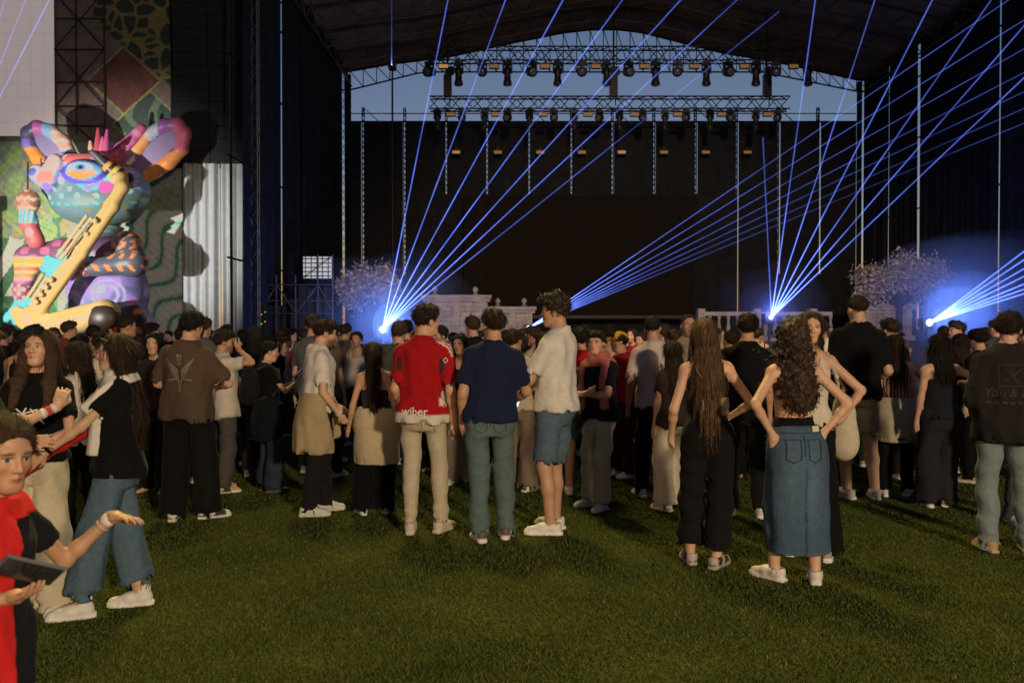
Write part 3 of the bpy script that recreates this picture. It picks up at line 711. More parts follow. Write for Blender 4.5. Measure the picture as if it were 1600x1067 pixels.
# ================================================================== the lawn
def sheet(name, xs, ys, zf, mat, **kw):
    V = [(x, y, zf(x, y)) for y in ys for x in xs]; n = len(xs)
    F = [(j * n + i, j * n + i + 1, (j + 1) * n + i + 1, (j + 1) * n + i) for j in range(len(ys) - 1) for i in range(n - 1)]
    return obj(name, mkmesh(name, V, F, True), mat, **kw)
def lawn_mat():
    m = bpy.data.materials.new('lawn'); m.use_nodes = True; N = m.node_tree.nodes; L = m.node_tree.links; b = N['Principled BSDF']; b.inputs['Roughness'].default_value = .95; b.inputs['Specular IOR Level'].default_value = .1
    tc = N.new('ShaderNodeTexCoord'); n1 = N.new('ShaderNodeTexNoise'); n1.inputs['Scale'].default_value = 1.3; n1.inputs['Detail'].default_value = 6; n2 = N.new('ShaderNodeTexNoise'); n2.inputs['Scale'].default_value = 45; n2.inputs['Detail'].default_value = 4
    for n in (n1, n2): L.new(tc.outputs['Object'], n.inputs[0])
    r1 = N.new('ShaderNodeValToRGB'); r1.color_ramp.elements[0].position = .35; r1.color_ramp.elements[0].color = (.034, .046, .008, 1); r1.color_ramp.elements[1].position = .7; r1.color_ramp.elements[1].color = (.085, .098, .017, 1)
    r2 = N.new('ShaderNodeValToRGB'); r2.color_ramp.elements[0].position = .35; r2.color_ramp.elements[0].color = (.4, .4, .4, 1); r2.color_ramp.elements[1].position = .65; r2.color_ramp.elements[1].color = (1.2, 1.2, 1.1, 1)
    L.new(n1.outputs[0], r1.inputs[0]); L.new(n2.outputs[0], r2.inputs[0]); mx = N.new('ShaderNodeMix'); mx.data_type = 'RGBA'; mx.blend_type = 'MULTIPLY'; mx.inputs[0].default_value = 1
    L.new(r1.outputs[0], mx.inputs[6]); L.new(r2.outputs[0], mx.inputs[7]); L.new(mx.outputs[2], b.inputs['Base Color'])
    bp = N.new('ShaderNodeBump'); bp.inputs['Strength'].default_value = 1; bp.inputs['Distance'].default_value = .03; L.new(n2.outputs[0], bp.inputs['Height']); L.new(bp.outputs[0], b.inputs['Normal']); return m
sheet('lawn', [-1500, -60, -20, 0, 20, 60, 1500], [-300, -40, 0, 9, 20, 40, 60, 300, 1500], lambda x, y: gz(y), lawn_mat(), kind='structure')
def grass_blades(n=380000):
    rs = np.random.RandomState(4); u = rs.rand(n); y = 3.5 + 7.5 * u ** 1.5; x = (rs.rand(n) * 2 - 1) * (.60 * y + .3)
    # the turf is thicker in clumps
    h = (.009 + .012 * rs.rand(n)) * (1 + .35 * np.sin(x * 3.1 + 2 * np.sin(y * 2.3)) * np.sin(y * 4.1)); w = .0014 + .0014 * rs.rand(n) + .0003 * y
    a = rs.rand(n) * 6.283; t = rs.rand(n) * 6.283; ln = h * (.25 + .7 * rs.rand(n)); z0 = np.array([gz(v) for v in (3, 11)]); z = np.where(y > 9, -.011 * (y - 9), 0)
    B = np.stack([x, y, z], -1); dx = np.stack([np.cos(a) * w, np.sin(a) * w, 0 * a], -1); tip = B + np.stack([np.cos(t) * ln, np.sin(t) * ln, h], -1)
    V = np.stack([B - dx, B + dx, tip], 1).reshape(-1, 3); F = np.arange(3 * n).reshape(-1, 3)
    pal = np.array([(.045, .068, .010), (.066, .088, .013), (.095, .108, .020), (.15, .130, .04), (.036, .056, .011)]); c = pal[rs.choice(5, n, p=[.3, .3, .2, .08, .12])] * (.7 + .6 * rs.rand(n, 1))
    obj('lawn_grass', mkmesh('lawn_grass', V, F, False, np.repeat(c, 3, 0)), material('grass_blade', rough=.7, source='attr', spec=.25), label='short green turf blades covering the lawn', kind='stuff')
grass_blades()

# ================================================================== the stage
BLACKCLOTH = material('black_stage_cloth', (.020, .021, .024), .95, bump=.4, bscale=3, var=.25, vscale=2, spec=.15)
STEEL = material('scaffold_steel', (.16, .155, .15), .5, .7, var=.2, vscale=9)
DARKSTEEL = material('black_truss_paint', (.02, .02, .021), .55, .3)
LAMPBLACK = material('lamp_black_plastic', (.015, .015, .016), .45, spec=.4)
SX0, SX1, SD0, SD1 = -9.2, 19.6, 30.5, 52.0          # stage walls and depth
DECK = 1.05
def cloth_panel(mb_name, a, b, z0, z1, parent, mat=BLACKCLOTH, amp=.05, wl=.45, n=None, seed=0, nz=5):
    """a hanging cloth between two ground points, gently pleated"""
    rs = random.Random(seed); a = Vector(a); b = Vector(b); L = (b - a).length; n = n or max(8, int(L / .09)); u = (b - a) / L; nn = Vector((-u.y, u.x, 0)); V = []; ph = rs.uniform(0, 6)
    for j in range(nz):
        z = z0 + (z1 - z0) * j / (nz - 1)
        for i in range(n + 1):
            s = L * i / n; o = amp * (math.sin(s * 6.283 / wl + ph + .5 * math.sin(s * 2.1 + j * .35)) * .6 + .4 * math.sin(s * 6.283 / (wl * 2.3) + ph * 2))
            p = a + u * s + nn * o; V.append((p.x, p.y, z))
    m = n + 1; F = [(j * m + i, j * m + i + 1, (j + 1) * m + i + 1, (j + 1) * m + i) for j in range(nz - 1) for i in range(n)]
    return obj(mb_name, mkmesh(mb_name, V, F, True), mat, parent)
def X_at(px, d): return (px - 800) / FPX * d
def Z_at(py, d): return at(800, py, d).z
mb = MB(); mb.box(SX0 - .4, SX1 + .4, SD0, SD1 + 1.0, gz(45) - .2, DECK)
deck = mb.build('stage_deck', material('stage_floor', (.02, .02, .021), .6, var=.3, vscale=1.5), label='long black raised stage deck behind the crowd', cat='stage')
mb = MB(); mb.box(SX0 - .4, SX1 + .4, SD0 - .06, SD0 - .003, DECK - .12, DECK + .02); mb.build('edge_rail', DARKSTEEL, deck)

back = empty('stage_backdrop', (0, 0, 0), label='black cloth rear wall of the stage split by thin bright gaps', cat='backdrop')
gaps = [567, 632, 697, 761, 827, 893, 957, 1022, 1087, 1151, 1216, 1279]
ZB = Z_at(191, SD1)
edges = [X_at(545, SD1)] + [X_at(g, SD1) for g in gaps] + [X_at(1338, SD1)]
for i in range(len(edges) - 1):
    cloth_panel('cloth_panel', (edges[i] + (.065 if i else -.2), SD1, 0), (edges[i + 1] - .065, SD1, 0), DECK, ZB, back, amp=.03, wl=.8, seed=i)
for i, g in enumerate(gaps):
    x = X_at(g, SD1); mb = MB(); truss(mb, (x, SD1 + .3, DECK), (x, SD1 + .3, ZB + .9), .13, .02, .018, .3, up=(0, 1, 0)); mb.build('truss_tower', DARKSTEEL, back)
mb = MB(); mb.tube((edges[0], SD1 + .15, ZB + .05), (edges[-1], SD1 + .15, ZB + .05), .05); mb.tube((edges[0], SD1 + .3, ZB + .55), (edges[-1], SD1 + .3, ZB + .55), .03); mb.build('top_rail', DARKSTEEL, back)
mb = MB()
for g in gaps[::2]:
    x = X_at(g, SD1); mb.tube((x, SD1 + .3, ZB + .9), (x + 1.0, SD1 + .3, ZB), .025); mb.tube((x, SD1 + .3, ZB + .9), (x - .0, SD1 + 1.2, ZB - .3), .02)
mb.build('rail_brace', DARKSTEEL, back)
mask = cloth_panel('masking_drape', (X_at(655, 51.4), 51.4, 0), (X_at(1150, 51.4), 51.4, 0), DECK, Z_at(303, 51.4), None, amp=.04, wl=.6)
tag(mask, 'plain black drape hanging behind the dark video screen', 'drape')
for nm, px0, px1, py, lab in (('masking_drape', 402, 640, 432, 'low black drape along the stage rear behind the blossom tree near the mural'), ('masking_drape', 1160, 1335, 428, 'low black drape along the stage rear between screen and pale blossom tree')):
    tag(cloth_panel(nm, (X_at(px0, 51.2) if px0 > 500 else SX0 + .2, 51.2, 0), (X_at(px1, 51.2), 51.2, 0), DECK, Z_at(py, 51.2), None, amp=.05, wl=.6, seed=px0), lab, 'drape')
ROOFZ = lambda X: float(np.interp(X, [X_at(p, SD1) for p in (525, 610, 700, 800, 880, 925, 965, 1000, 1130, 1200, 1345)], [Z_at(q, SD1) for q in (112, 97, 86, 64, 48, 43, 43, 47, 80, 91, 123)]))
gw = lambda d, X: 1.25 * d * d / (abs(X) * FPX)
for side, X, cuts, lab in ((-1, SX0, [440, 471, 497, 538, 553], 'tall black cloth side wall of the stage next to the hanging speakers'), (1, SX1, [1310, 1346, 1387, 1435, 1491, 1559], 'tall black cloth side wall of the stage crossed by the laser beams')):
    w = empty('stage_side_wall', (0, 0, 0), label=lab, cat='stage wall'); ds = sorted(abs(X) * FPX / abs(p - 800) for p in cuts); e = [SD0 + .6] + ds + [SD1 + .0]
    if e[-2] > e[-1]: e = e[:-1]
    zt = ROOFZ(X) - .35
    for i in range(len(e) - 1):
        if e[i + 1] - e[i] > .5: cloth_panel('cloth_panel', (X, e[i] + (gw(e[i], X) if i else 0), 0), (X, min(e[i + 1], SD1 - .05) - gw(e[i + 1], X), 0), gz(40), zt if i % 2 else zt - .1, w, amp=.11, wl=.62, seed=40 + i)
    for d in ds:
        if d < SD1 + 1: mb = MB(); truss(mb, (X + side * .35, min(d, SD1 - .3), gz(40)), (X + side * .35, min(d, SD1 - .3), zt), .22, .02, .014, .42, up=(0, 1, 0)); mb.build('truss_tower', DARKSTEEL, w)
    mb = MB()
    for d in np.arange(SD0 + 1, SD1, 2.6): mb.tube((X + side * .5, d, gz(40)), (X + side * .5, d, zt), .05)
    for z in (4, 7.5, 11, 14): mb.tube((X + side * .5, SD0 + .6, z), (X + side * .5, SD1, z), .04)
    mb.build('scaffold_frame', DARKSTEEL, w)
    mb = MB(); p = 0
    for d in np.arange(SD0 + .8, SD1 - 2, 2.4):
        mb.tube((X - side * .25, d, zt + .1), (X - side * .25, d + 1.2, zt - .9), .03, 5); mb.tube((X - side * .25, d + 1.2, zt - .9), (X - side * .25, d + 2.4, zt + .1), .03, 5)
    mb.tube((X - side * .25, SD0 + .8, zt - .9), (X - side * .25, SD1 - 1, zt - .9), .04, 5); mb.build('eave_truss', STEEL, w)
# roof: a long canopy, its underside ribbed
roof = empty('stage_roof', (0, 0, 0), label='dark brown arched canopy roof over the stage', cat='roof')
xs = np.linspace(SX0 - .8, SX1 + .8, 41)
V = []; F = []
ys = np.linspace(27.5, SD1 + .4, 15)
for y in ys:
    for x in xs: V.append((x, y, ROOFZ(x) + .06 * math.sin(y * 2.4) + .03 * math.sin(x * 3)))
n = len(xs); m = len(ys)
for j in range(m - 1):
    for i in range(n - 1): F.append((j * n + i, j * n + i + 1, (j + 1) * n + i + 1, (j + 1) * n + i))
b0 = len(V); V += [(v[0], v[1], v[2] + .25) for v in V]; F += [tuple(k + b0 for k in f)[::-1] for f in F]
for i in range(n - 1): F += [(i, i + b0, i + 1 + b0, i + 1), ((m - 1) * n + i, (m - 1) * n + i + 1, (m - 1) * n + i + 1 + b0, (m - 1) * n + i + b0)]
obj('canopy', mkmesh('canopy', V, F, False), material('roof_membrane', (.38, .25, .13), .8, bump=.5, bscale=2, var=.3, vscale=1.2), roof)
for y in np.arange(29, SD1 - 1, 3.2):
    mb = MB()
    for i in range(n - 1):
        a = Vector((xs[i], y, ROOFZ(xs[i]) - .12)); b = Vector((xs[i + 1], y, ROOFZ(xs[i + 1]) - .12)); mb.tube(a, b, .05, 5, cap=False)
        c0 = a - Vector((0, 0, .8)); c1 = b - Vector((0, 0, .8)); mb.tube(c0, c1, .04, 5, cap=False); mb.tube(a if i % 2 else c0, c1 if i % 2 else b, .025, 4, cap=False)
    mb.build('roof_rib', STEEL, roof)
mb = MB()
for i in range(n - 1):
    a = Vector((xs[i], SD1 + .1, ROOFZ(xs[i]) - .1)); b = Vector((xs[i + 1], SD1 + .1, ROOFZ(xs[i + 1]) - .1)); mb.tube(a, b, .06, 5)
    lo = lambda x: min(ROOFZ(x) - .55, Z_at(np.interp(x, [SX0, X_at(660, SD1), X_at(1190, SD1), SX1], [140, 112, 112, 142]), SD1))
    c0 = Vector((xs[i], SD1 + .1, lo(xs[i]))); c1 = Vector((xs[i + 1], SD1 + .1, lo(xs[i + 1]))); mb.tube(c0, c1, .05, 5); mb.tube(a, c0, .025, 4); mb.tube(a, c1, .025, 4)
mb.build('rear_arch_truss', DARKSTEEL, roof)

# lighting trusses and lamps
def moving_head(loc, kind, label, group, s=1.0, tilt=0):
    """profile lamp hanging from a truss: base, yoke, head, lens"""
    t = empty('stage_lamp', loc, label=label, cat='stage lamp', group=group)
    k = ('mh', kind)
    if k not in PROTO:
        pa = []
        mb = MB(); mb.box(-.17, .17, -.14, .14, -.13, 0); mb.box(-.03, .03, -.05, .05, 0, .16); pa.append(('base', mkmesh('base', mb.V, mb.F, False), LAMPBLACK))
        mb = MB(); mb.box(-.21, -.17, -.06, .06, -.5, -.08); mb.box(.17, .21, -.06, .06, -.5, -.08); mb.box(-.21, .21, -.06, .06, -.17, -.131); pa.append(('yoke', mkmesh('yoke', mb.V, mb.F, False), LAMPBLACK))
        mb = MB()
        if kind == 'down': mb.lathe([(.10, .26), (.16, .2), (.165, .02), (.14, -.1), (.15, -.3), (.19, -.42), (.19, -.52), (.16, -.54)], (0, 0, -.47), 14)
        else: mb.lathe([(.11, .28), (.2, .22), (.22, .0), (.22, -.2), (.20, -.26)], (0, 0, -.42), 16, (.1, .9, .25))
        pa.append(('head', mkmesh('head', mb.V, mb.F, True), LAMPBLACK))
        mb = MB()
        if kind == 'down': mb.lathe([(.15, 0), (.10, -.03), (.02, -.045)], (0, 0, -1.012), 14)
        else: mb.lathe([(.185, 0), (.13, -.035), (.02, -.05)], Vector((0, 0, -.42)) - Vector((.1, .9, .25)).normalized() * .262, 16, (.1, .9, .25))
        pa.append(('lens', mkmesh('lens', mb.V, mb.F, True), material('lamp_lens', (.09, .10, .12), .12, spec=.8)))
        PROTO[k] = pa
    for nm, me, mt in PROTO[k]: obj(nm, me, mt, t)
    t.scale = (s, s, s); t.rotation_euler = (0, 0, R(tilt))
    return t
PROTO = {}
ORD = 'first second third fourth fifth sixth seventh eighth ninth tenth eleventh twelfth thirteenth fourteenth fifteenth sixteenth'.split()
def blinder(loc, w, h, str_, label, group):
    t = empty('blinder_lamp', loc, label=label, cat='blinder', group=group); mb = MB(); mb.box(-w / 2 - .03, w / 2 + .03, 0, .16, -h / 2 - .03, h / 2 + .03); mb.box(-.02, .02, .04, .1, h / 2 + .03, h / 2 + .25); mb.build('case', LAMPBLACK, t)
    mb = MB(); mb.box(-w / 2, w / 2, -.012, -.002, -h / 2, h / 2); mb.build('lamp_face', material('amber_lamp_%d' % int(str_ * 100), (.2, .12, .05), .5, emit=(1.0, .50, .16), estr=str_), t)
rows = [('front', 44.0, 665, 1262, 76, 97, [672, 717, 754, 793, 830, 871, 909, 947, 981, 1023, 1057, 1102, 1136, 1179, 1210, 1260], [694, 772, 851, 930, 1005, 1082, 1160, 1236]),
        ('rear', 47.5, 672, 1230, 153, 172, [684, 722, 757, 793, 827, 865, 897, 936, 967, 1003, 1038, 1071, 1108, 1139, 1179, 1213], [705, 775, 848, 918, 990, 1057, 1125, 1196])]
for nm, d, p0, p1, y0, y1, lamps, bl in rows:
    zt, zb = Z_at(y0, d), Z_at(y1, d); mb = MB(); truss(mb, (X_at(p0, d), d, (zt + zb) / 2), (X_at(p1, d), d, (zt + zb) / 2), zt - zb, .04, .024, .55)
    t = empty('lighting_truss', (0, 0, 0), label='%s black lighting truss hung with a row of stage lamps' % ('upper' if nm == 'front' else 'lower'), cat='truss'); mb.build('box_truss', DARKSTEEL, t)
    mb = MB()
    for px in (700, 958, 1195): mb = MB(); mb.tube((X_at(px, d), d, zt), (X_at(px, d), d, ROOFZ(X_at(px, d)) - .4), .03 if nm == 'front' else .05); mb.build('hanger', DARKSTEEL, t)
    which = 'upper' if nm == 'front' else 'lower'
    for i, px in enumerate(lamps): moving_head((X_at(px, d), d - .05, zb - .02), 'down' if i % 2 == (1 if nm == 'front' else 0) else 'face', '%s black stage lamp from the mural end, %s under the %s lighting truss' % (ORD[i], 'pointing down' if i % 2 == (1 if nm == 'front' else 0) else 'round lens forward', which), '%s lamps on the %s truss' % ('downward' if i % 2 == (1 if nm == 'front' else 0) else 'round', which), 1.12 if nm == 'front' else .95, (i * 37) % 50 - 25)
    for i, px in enumerate(bl): blinder((X_at(px, d), d - .25, zb - .28), .42, .17, .38 if i == 0 and nm == 'front' else .13, '%s small amber blinder from the mural end of the %s truss' % (ORD[i], which) if not (i == 0 and nm == 'front') else 'brightest amber blinder lamp at the end of the upper truss', 'amber blinders on the %s truss' % which)
for i, px in enumerate([713, 778, 844, 909, 971, 1037, 1102, 1167]): blinder((X_at(px, 50.9), 50.9, Z_at(238, 50.9)), .42, .16, .30 if i in (0, 4) else .12, '%s dim amber lamp from the mural end before the black rear cloth' % ORD[i], 'amber lamps on the rear cloth')
for i, px in enumerate([700, 958, 1197]):                              # follow-spot seats / winch towers between the trusses
    d = 46; t = empty('hoist_motor', (X_at(px, d), d, Z_at(128, d)), label='black chain hoist hanging %s between the two lighting trusses' % ('near the mural end', 'midway', 'near the far end')[i], cat='hoist')
    mb = MB(); mb.box(-.2, .2, -.15, .15, -.75, .35); mb.box(-.12, .3, -.12, .12, .35, .72); mb.build('motor_body', LAMPBLACK, t); mb = MB(); mb.tube((0, 0, .72), (0, 0, 3.4), .025); mb.tube((.1, 0, -.75), (.1, 0, -1.2), .03); mb.build('chain', DARKSTEEL, t)
# the dark video wall
def led_mat(name, a, b, s, emit):
    m = bpy.data.materials.new(name); m.use_nodes = True; N = m.node_tree.nodes; L = m.node_tree.links; p = N['Principled BSDF']; p.inputs['Roughness'].default_value = .8; p.inputs['Specular IOR Level'].default_value = .08
    tc = N.new('ShaderNodeTexCoord'); br = N.new('ShaderNodeTexBrick'); br.offset = 0; br.inputs['Scale'].default_value = s; br.inputs['Mortar Size'].default_value = .012; br.inputs['Brick Width'].default_value = .5; br.inputs['Row Height'].default_value = .5
    br.inputs['Color1'].default_value = (*a, 1); br.inputs['Color2'].default_value = (*b, 1); br.inputs['Mortar'].default_value = (*(v * .86 for v in a), 1)
    mp = N.new('ShaderNodeMapping'); mp.inputs['Rotation'].default_value = (R(90), 0, 0); L.new(tc.outputs['Object'], mp.inputs[0]); L.new(mp.outputs[0], br.inputs[0]); L.new(br.outputs[0], p.inputs['Base Color'])
    if emit: L.new(br.outputs[0], p.inputs['Emission Color']); p.inputs['Emission Strength'].default_value = emit
    return m
d = 49.5; t = empty('video_screen', (X_at(905, d), d, Z_at(492, d)), label='large dark brown video screen switched off in the stage centre', cat='screen')
w, h = X_at(1085, d) - X_at(725, d), Z_at(306, d) - Z_at(492, d); mb = MB(); mb.box(-w / 2, w / 2, 0, .12, 0, h); mb.build('display', led_mat('video_wall', (.017, .0125, .009), (.0155, .012, .0085), 1.0, 0), t)
mb = MB(); mb.box(-w / 2, w / 2, .13, .3, -.2, -.004); mb.box(-w / 2, w / 2, .13, .4, .1, h - .1); mb.build('support_frame', DARKSTEEL, t)

# ================================================================== mural, side screen, curtain and hanging speakers beside the stage
DM = 36.0
def mural():
    x0, x1, z0, z1 = X_at(-60, DM), X_at(292, DM), gz(36), Z_at(-40, DM); nx, nz = 230, 380
    X, Z = np.meshgrid(np.linspace(x0, x1, nx), np.linspace(z0, z1, nz)); px = X / DM * FPX + 800; py = HZ - (Z - 1.6) / DM * FPX
    rs = np.random.RandomState(3); C = np.zeros((nz, nx, 3)); C[:] = (.05, .055, .045)
    nse = lambda s, k: sum(np.sin(px / s * a + py / s * b + c) for a, b, c in np.random.RandomState(k).normal(size=(6, 3)) * [1.6, 1.6, 3]) / 6
    C *= (1 + .5 * nse(30, 1) + .3 * nse(9, 2))[..., None]
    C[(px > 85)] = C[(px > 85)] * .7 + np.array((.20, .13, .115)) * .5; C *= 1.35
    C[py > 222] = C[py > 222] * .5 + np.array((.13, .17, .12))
    # zebra leaves
    zx = px + 18 * np.sin(py / 34.) ; zb = np.sin((zx * .9 + py * .35) / 5.6 + 2.2 * np.sin(py / 46. + px / 90.)); m = (py > 355 + 20 * np.sin(px / 21)) & (px < 140); C[m] = np.where(zb[m][:, None] > -.15, (.56, .58, .42), (.07, .16, .08))
    lf = np.sin(px / 8 + 2 * np.sin(py / 21)) * np.sin(py / 13 + 1.5 * np.sin(px / 17)); m = (py > 230) & (py < 372) & (px < 120) & (lf > .1); C[m] = (.19, .28, .10)
    m = (py > 250) & (py < 370) & (px < 120) & (lf < -.45); C[m] = (.30, .25, .11)
    m = (py > 462) & (px < 90); C[m] = np.where((lf[m] > 0)[:, None], (.11, .30, .12), (.06, .18, .08))
    # pale feather shapes at the foot, by the curtain
    m = (px > 185) & (py > 330); fe = np.sin((px + py * .8) / 6.5 + 2.6 * np.sin((px - py) / 21.)); C[m] = np.where((fe[m] > .0)[:, None], (.60, .62, .55), np.where((fe[m] < -.8)[:, None], (.10, .26, .17), (.42, .55, .48)))
    # giraffe mesh in the upper corner, brown lozenge below it
    pts = rs.rand(70, 2) * [170, 210] + [120, -60]; D = np.sqrt((px[..., None] - pts[:, 0]) ** 2 + (py[..., None] - pts[:, 1]) ** 2); D.sort(-1); e = D[..., 1] - D[..., 0]
    m = (py < 170 - (270 - px) * .0) & (px > 135) & (py < -20 + (px - 130) * 1.36 + 8) & (px - 135 > 0); m = (px > 150) & (py < 150 + 0 * px) & (py < (px - 120) * .85 + 10)
    C[m] = np.where((e[m] < 3.6)[:, None], (.22, .18, .06), (.028, .045, .038))
    m = (np.abs(px - 196) * .92 + np.abs(py - 128) < 52); C[m] = np.array((.14, .05, .04)) * (1 + .3 * nse(12, 7)[m])[:, None]
    m = (np.abs(px - 236) * .92 + np.abs(py - 196) < 52); C[m] = np.where((np.sin((px[m] - py[m] * .3) / 6. + 2 * np.sin(py[m] / 13.)) > .5)[:, None], (.13, .19, .12), (.045, .075, .06))
    for cx, cy, r in ((236, 196, 52), (196, 128, 52), (40, 300, 70)):
        q = np.abs(px - cx) * .92 + np.abs(py - cy); C[np.abs(q - r) < 1.7] = (.30, .30, .07)
    m = (py > 112) & (py < 116 + 60) & (px > 85) & (px < 150); C[m] = C[m] * .5 + np.array((.17, .10, .09)) * .5
    vein = (np.abs(np.sin((px * .7 - py) / 4.3 + 1.5 * np.sin(px / 19.))) < .16) & (py > 215); C[vein] *= .62; C = np.clip(C * (1 + .25 * nse(5, 9) + .2 * nse(2.5, 11))[..., None], .006, .8)
    C = np.clip(C * np.interp(py, [205, 260], [1.0, 1.55])[..., None], .006, .85)  # lower print painted brighter, standing in for stronger spotlight on the banner
    V = np.stack([X, np.full_like(X, DM) + .03 * np.sin(X * 1.3), Z], -1).reshape(-1, 3); i = np.arange(nx * nz).reshape(nz, nx); F = np.stack([i[:-1, :-1], i[:-1, 1:], i[1:, 1:], i[1:, :-1]], -1).reshape(-1, 4)
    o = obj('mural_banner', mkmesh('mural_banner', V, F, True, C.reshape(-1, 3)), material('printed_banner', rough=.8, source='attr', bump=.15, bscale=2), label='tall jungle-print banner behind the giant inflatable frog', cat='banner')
    return o
mural()
t = empty('scaffold_lattice', (0, 0, 0), label='criss-cross scaffold bars showing against the printed banner', cat='scaffold')
for px in (88, 122, 166): mb = MB(); mb.tube((X_at(px, DM - .12), DM - .12, Z_at(212 if px > 85 else 520, DM)), (X_at(px, DM - .12), DM - .12, Z_at(-30, DM)), .035, 5); mb.build('upright', DARKSTEEL, t)
for py in (-10, 31, 79, 130, 168, 198): mb = MB(); mb.tube((X_at(88, DM - .12), DM - .12, Z_at(py, DM)), (X_at(166, DM - .12), DM - .12, Z_at(py, DM)), .03, 5); mb.build('ledger', DARKSTEEL, t)
for a, b in (((88, 79), (166, 168)), ((166, 79), (88, 168)), ((88, 168), (166, 240)), ((88, -10), (166, 79)), ((166, -10), (88, 79))): mb = MB(); mb.tube((X_at(a[0], DM - .15), DM - .15, Z_at(a[1], DM)), (X_at(b[0], DM - .15), DM - .15, Z_at(b[1], DM)), .028, 5); mb.build('diagonal', DARKSTEEL, t)
d = 35.75; t = empty('side_screen', (X_at(12, d), d, Z_at(212, d)), label='pale grey video screen above the giant frog', cat='screen'); w, h = X_at(86, d) - X_at(-62, d), Z_at(-40, d) - Z_at(212, d)
mb = MB(); mb.box(-w / 2, w / 2, 0, .12, 0, h); mb.build('display', led_mat('side_screen_face', (.20, .165, .16), (.195, .16, .156), 1.0, 1.5), t); mb = MB(); mb.box(-w / 2 + .05, w / 2 - .05, .125, .3, .05, h - .05); mb.build('housing', DARKSTEEL, t)
d = 35.0; cur = empty('pleated_curtain', (0, 0, 0), label='silver grey pleated curtain between the frog and the stage', cat='curtain')
cloth_panel('pleated_cloth', (X_at(286, d), d, 0), (X_at(343, d), d, 0), gz(33), Z_at(250, d), cur, material('silver_curtain', (.50, .53, .55), .45, .1, var=.12, vscale=3), .10, .34, 90, 3); cloth_panel('pleated_cloth', (X_at(346, d), d + .05, 0), (X_at(394, d), d, 0), gz(33), Z_at(250, d), cur, MATS['silver_curtain'], .08, .38, 80, 5)
for i, (pa, pb) in enumerate(((276, 330), (330, 386))):
    d = 34.75; t = empty('speaker_array', (X_at((pa + pb) / 2, d), d, 0), label='hanging black line-array speaker column %s' % ('nearer the printed banner' if i == 0 else 'nearer the stage wall'), cat='speaker'); w = X_at(pb, d) - X_at(pa, d) - .03; z = Z_at(254, d)
    for j in range(14):
        mb = MB(); cv = .03 * j; mb.add([(-w / 2, .0 - cv, z), (w / 2, 0 - cv, z), (w / 2, .9, z), (-w / 2, .9, z), (-w / 2, -.02 - cv, z + .44), (w / 2, -.02 - cv, z + .44), (w / 2, .9, z + .44), (-w / 2, .9, z + .44)], [(0, 1, 2, 3)[::-1], (4, 5, 6, 7), (0, 1, 5, 4), (1, 2, 6, 5), (2, 3, 7, 6), (3, 0, 4, 7)]); mb.build('speaker_cabinet', material('speaker_black', (.013, .013, .014), .8, bump=.3, bscale=30), t); z += .455
mb = MB(); mb.box(X_at(268, 35.7), X_at(396, 35.7), 35.75, 35.85, Z_at(262, 35.7), 19); mb.build('black_scrim', BLACKCLOTH, label='black scrim panel behind the hanging speaker columns', cat='scrim')
t = empty('stage_tower', (X_at(399, 32.2), 32.2, gz(32)), label='slender lattice truss tower at the stage corner beside the silver curtain', cat='tower'); mb = MB(); truss(mb, (0, 0, 0), (0, 0, 17), .26, .022, .014, .36, up=(0, 1, 0)); mb.build('tower_truss', STEEL, t)
# scaffold and equipment in the corner of the stage
t = empty('stage_scaffold', (0, 0, 0), label='low dark scaffold deck crowded with equipment beside the blossom tree', cat='scaffold'); d = 34
for px in (404, 432, 462, 497, 520): mb = MB(); mb.tube((X_at(px, d), d, DECK), (X_at(px, d), d, Z_at(430 if px < 470 else 398, d)), .03); mb.build('upright', STEEL, t)
for py in (445, 470, 490): mb = MB(); mb.tube((X_at(400, d), d - .05, Z_at(py, d)), (X_at(524, d), d - .05, Z_at(py, d)), .028); mb.build('ledger', STEEL, t)
for a, b in (((404, 490), (432, 445)), ((432, 445), (462, 490)), ((462, 490), (497, 445)), ((497, 445), (520, 490))): mb = MB(); mb.tube((X_at(a[0], d), d + .06, Z_at(a[1], d)), (X_at(b[0], d), d + .06, Z_at(b[1], d)), .024); mb.build('diagonal', STEEL, t)
mb = MB()
rs = random.Random(5)
for i in range(9): x = X_at(404 + i * 13, 34.4); w = rs.uniform(.15, .3); mb.box(x, x + w, 34.2, 34.7, DECK, Z_at(rs.uniform(440, 480), 34.4))
mb.build('flight_cases', DARKSTEEL, t)
d = 35.5; t = empty('sky_gap_panel', (X_at(496, d), d, Z_at(418, d)), label='small pale lit panel crossed by scaffold bars above the equipment', cat='panel'); mb = MB(); w, h = .55, .42; mb.box(-w, w, 0, .05, -h, h); mb.build('sky_glow_panel', material('sky_glow_panel', (.6, .6, .58), .6, emit=(.75, .80, .78), estr=.45), t)
mb = MB()
for i in range(-2, 3): mb.tube((i * w / 2.5, -.06, -h), (i * w / 2.5, -.06, h), .018, 4); mb.tube((-w, -.06, i * h / 2.5), (w, -.06, i * h / 2.5), .018, 4)
mb.tube((-w, -.07, -h), (w, -.07, h), .018, 4); mb.build('bars', DARKSTEEL, t)
t = empty('amplifier_rack', (X_at(409, 33), 33, DECK), label='black amplifier rack with tiny green and amber lights', cat='rack'); mb = MB(); mb.box(-.28, .28, -.3, .3, 0, 1.35); mb.build('rack_case', LAMPBLACK, t)
for i in range(10): mb = MB(); x, z = (-.2 + .13 * (i % 4), .5 + .085 * i); mb.box(x, x + .03, -.312, -.302, z, z + .03); mb.build('indicator', material('led_green', (.1, .5, .1), .4, emit=(.1, 1, .2), estr=1.2) if i % 3 else material('led_amber', (.5, .3, .1), .4, emit=(1, .5, .1), estr=1.2), t)
